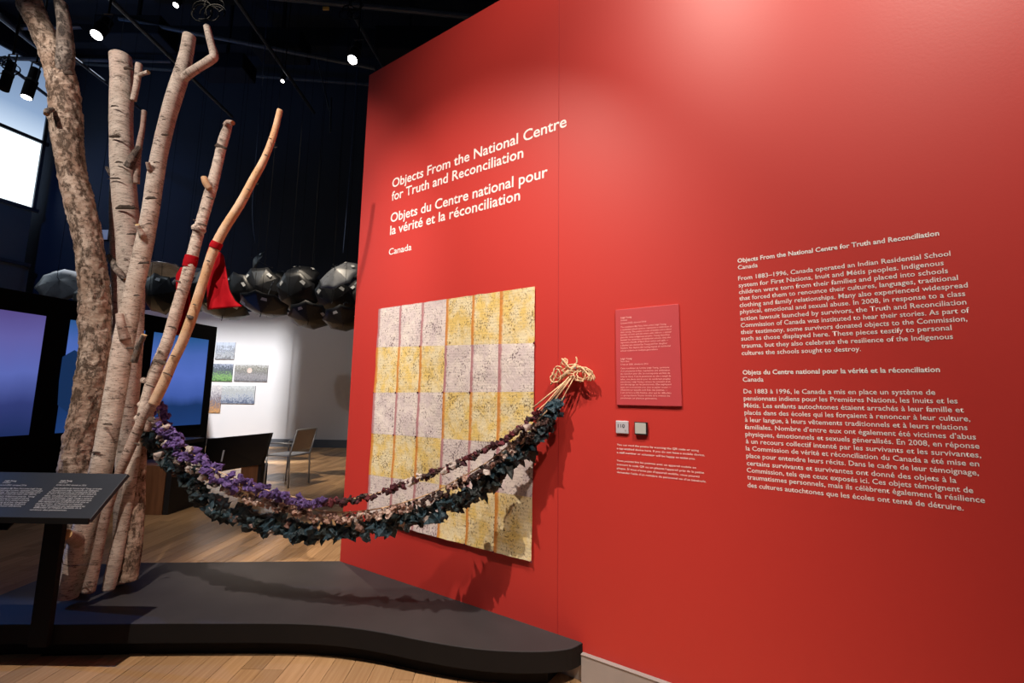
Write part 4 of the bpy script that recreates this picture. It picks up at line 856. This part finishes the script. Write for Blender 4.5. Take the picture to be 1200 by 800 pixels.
def spot_can(u, v, y, dpx, hpx, lab, tilt=(0, 0), lens=True, tag_=None):
    p = atY(u, v, y); k = depth(p)/F; r = dpx/2*k/math.sqrt(1+((u-600)/F)**2*.8); hh = hpx*k
    e = empty('spotlight', p, lab, 'spotlight', 'ceiling spotlights')
    ax = V((tilt[0], tilt[1], 1)).normalized(); b = p+ax*hh
    MB().tube([p, p+ax*hh*.55, p+ax*hh*.56, b], [r, r, r*.86, r*.86], 16).build('can', M['matte'], e)
    MB().tube([p+ax*hh*.52, p+ax*hh*.60], r*1.06, 16).build('collar', M['black'], e)
    if lens: MB().tube([p-ax*.004, p+ax*.001], r*.86, 16).build('lens', M['lens'], e)
    q = b+Z1*.10; MB().tube([p+ax*hh*.5+V((r, 0, 0)), q+V((r, 0, 0)), q-V((r, 0, 0)), p+ax*hh*.5-V((r, 0, 0))], .008, 6).build('yoke', M['steel'], e)
    MB().tube([q, V((q.x, q.y, 12.4))], .012, 6).build('hanger', M['matte'], e)
spot_can(113, 41, 5.0, 17, 34, 'spotlight glowing right of the forked trunk top', (-.1, .45))
spot_can(31, 114, 5.6, 15, 40, 'spotlight with dim lens hanging before the window', (0, .12))
spot_can(413, 70, 6.2, 13, 30, 'spotlight glowing nearest the red wall', (.05, .4))
spot_can(206, 6, 6.5, 8, 22, 'small spotlight at the top edge above the leaning birch', (0, .4))
spot_can(331, 95, 9.5, 5, 12, 'tiny distant spotlight between crooked branch and red wall', (0, .3))
spot_can(4, 105, 4.6, 14, 38, 'unlit black spotlight cut by the left edge', (0, .1), lens=False)
# framing fixture that gives the lit rectangle on the white wall
e = empty('framing_spotlight', LF, 'framing spotlight with square shutter plate above the umbrellas, lighting the white wall', 'spotlight', 'ceiling spotlights')
t_ = .055; yF = LF.y+(YB-LF.y)*t_
def fh(X, Z_): return V((LF.x+(X-LF.x)*t_, yF, LF.z+(Z_-LF.z)*t_))
a, b = fh(-13.6, -2.2), fh(-6.55, 3.15)
for lo, hi in (((b.x, yF-.002, a.z-.3), (b.x+.45, yF+.002, b.z+.35)), ((a.x-.45, yF-.002, a.z-.3), (a.x, yF+.002, b.z+.35)), ((a.x, yF-.002, b.z), (b.x, yF+.002, b.z+.35)), ((a.x, yF-.002, a.z-.3), (b.x, yF+.002, a.z))):
    MB().box(lo, hi).build('shutter', M['matte'], e)
MB().box(LF+V((-.15, -.40, -.12)), LF+V((.15, -.06, .22))).build('housing', M['matte'], e)
MB().tube([LF+V((0, -.2, .2)), V((LF.x, LF.y-.2, 12.4))], .015, 6).build('hanger', M['matte'], e)
MB().box(LF+V((-.15, -.06, .22)), V((LF.x+.15, yF, LF.z+.235))).build('shutter_arm', M['matte'], e)
# coiled cable bundles over the rig
for k, (u, v, rr, lab) in enumerate(((243, 10, 22, 'tangle of thin cables above the crooked branch'), (412, 12, 14, 'tangle of thin cables above the lamp by the red wall'), (8, 75, 14, 'tangle of thin cables at the left edge before the window'))):
    rnd = random.Random(k); mb = MB()
    for j in range(7):
        c_ = (u+rnd.uniform(-rr, rr)*.6, v+rnd.uniform(-8, 8)); a0_ = rnd.random()*6; L_ = [atY(c_[0]+rr*.5*math.cos(a0_+i*.5)*(1+.1*i/9), c_[1]+rr*.4*math.sin(a0_+i*.5), 5.8+.02*i) for i in range(10)]
        mb.tube(catmull(L_, 3), .008, 5)
    o = mb.build('cable_tangle', M['matte'], smooth=True); tag(o, lab, 'cable')
p = atY(382, 10, 6.55); o = MB().box(p-V((.05, .01, .025)), p+V((.05, .01, .025))).build('pipe_label', M['yellow_tag']); tag(o, 'small orange yellow tag on the lighting pipe at the top', 'tag')
# white signs on the navy wall seen between the trunks
p = atY(122.5, 275, YB+.2); o = MB().box(p-V((.12, .02, .15)), p+V((.12, .02, .15))).build('wall_plate', M['tile']); tag(o, 'small pale plate high on the navy wall between the trunks', 'sign')
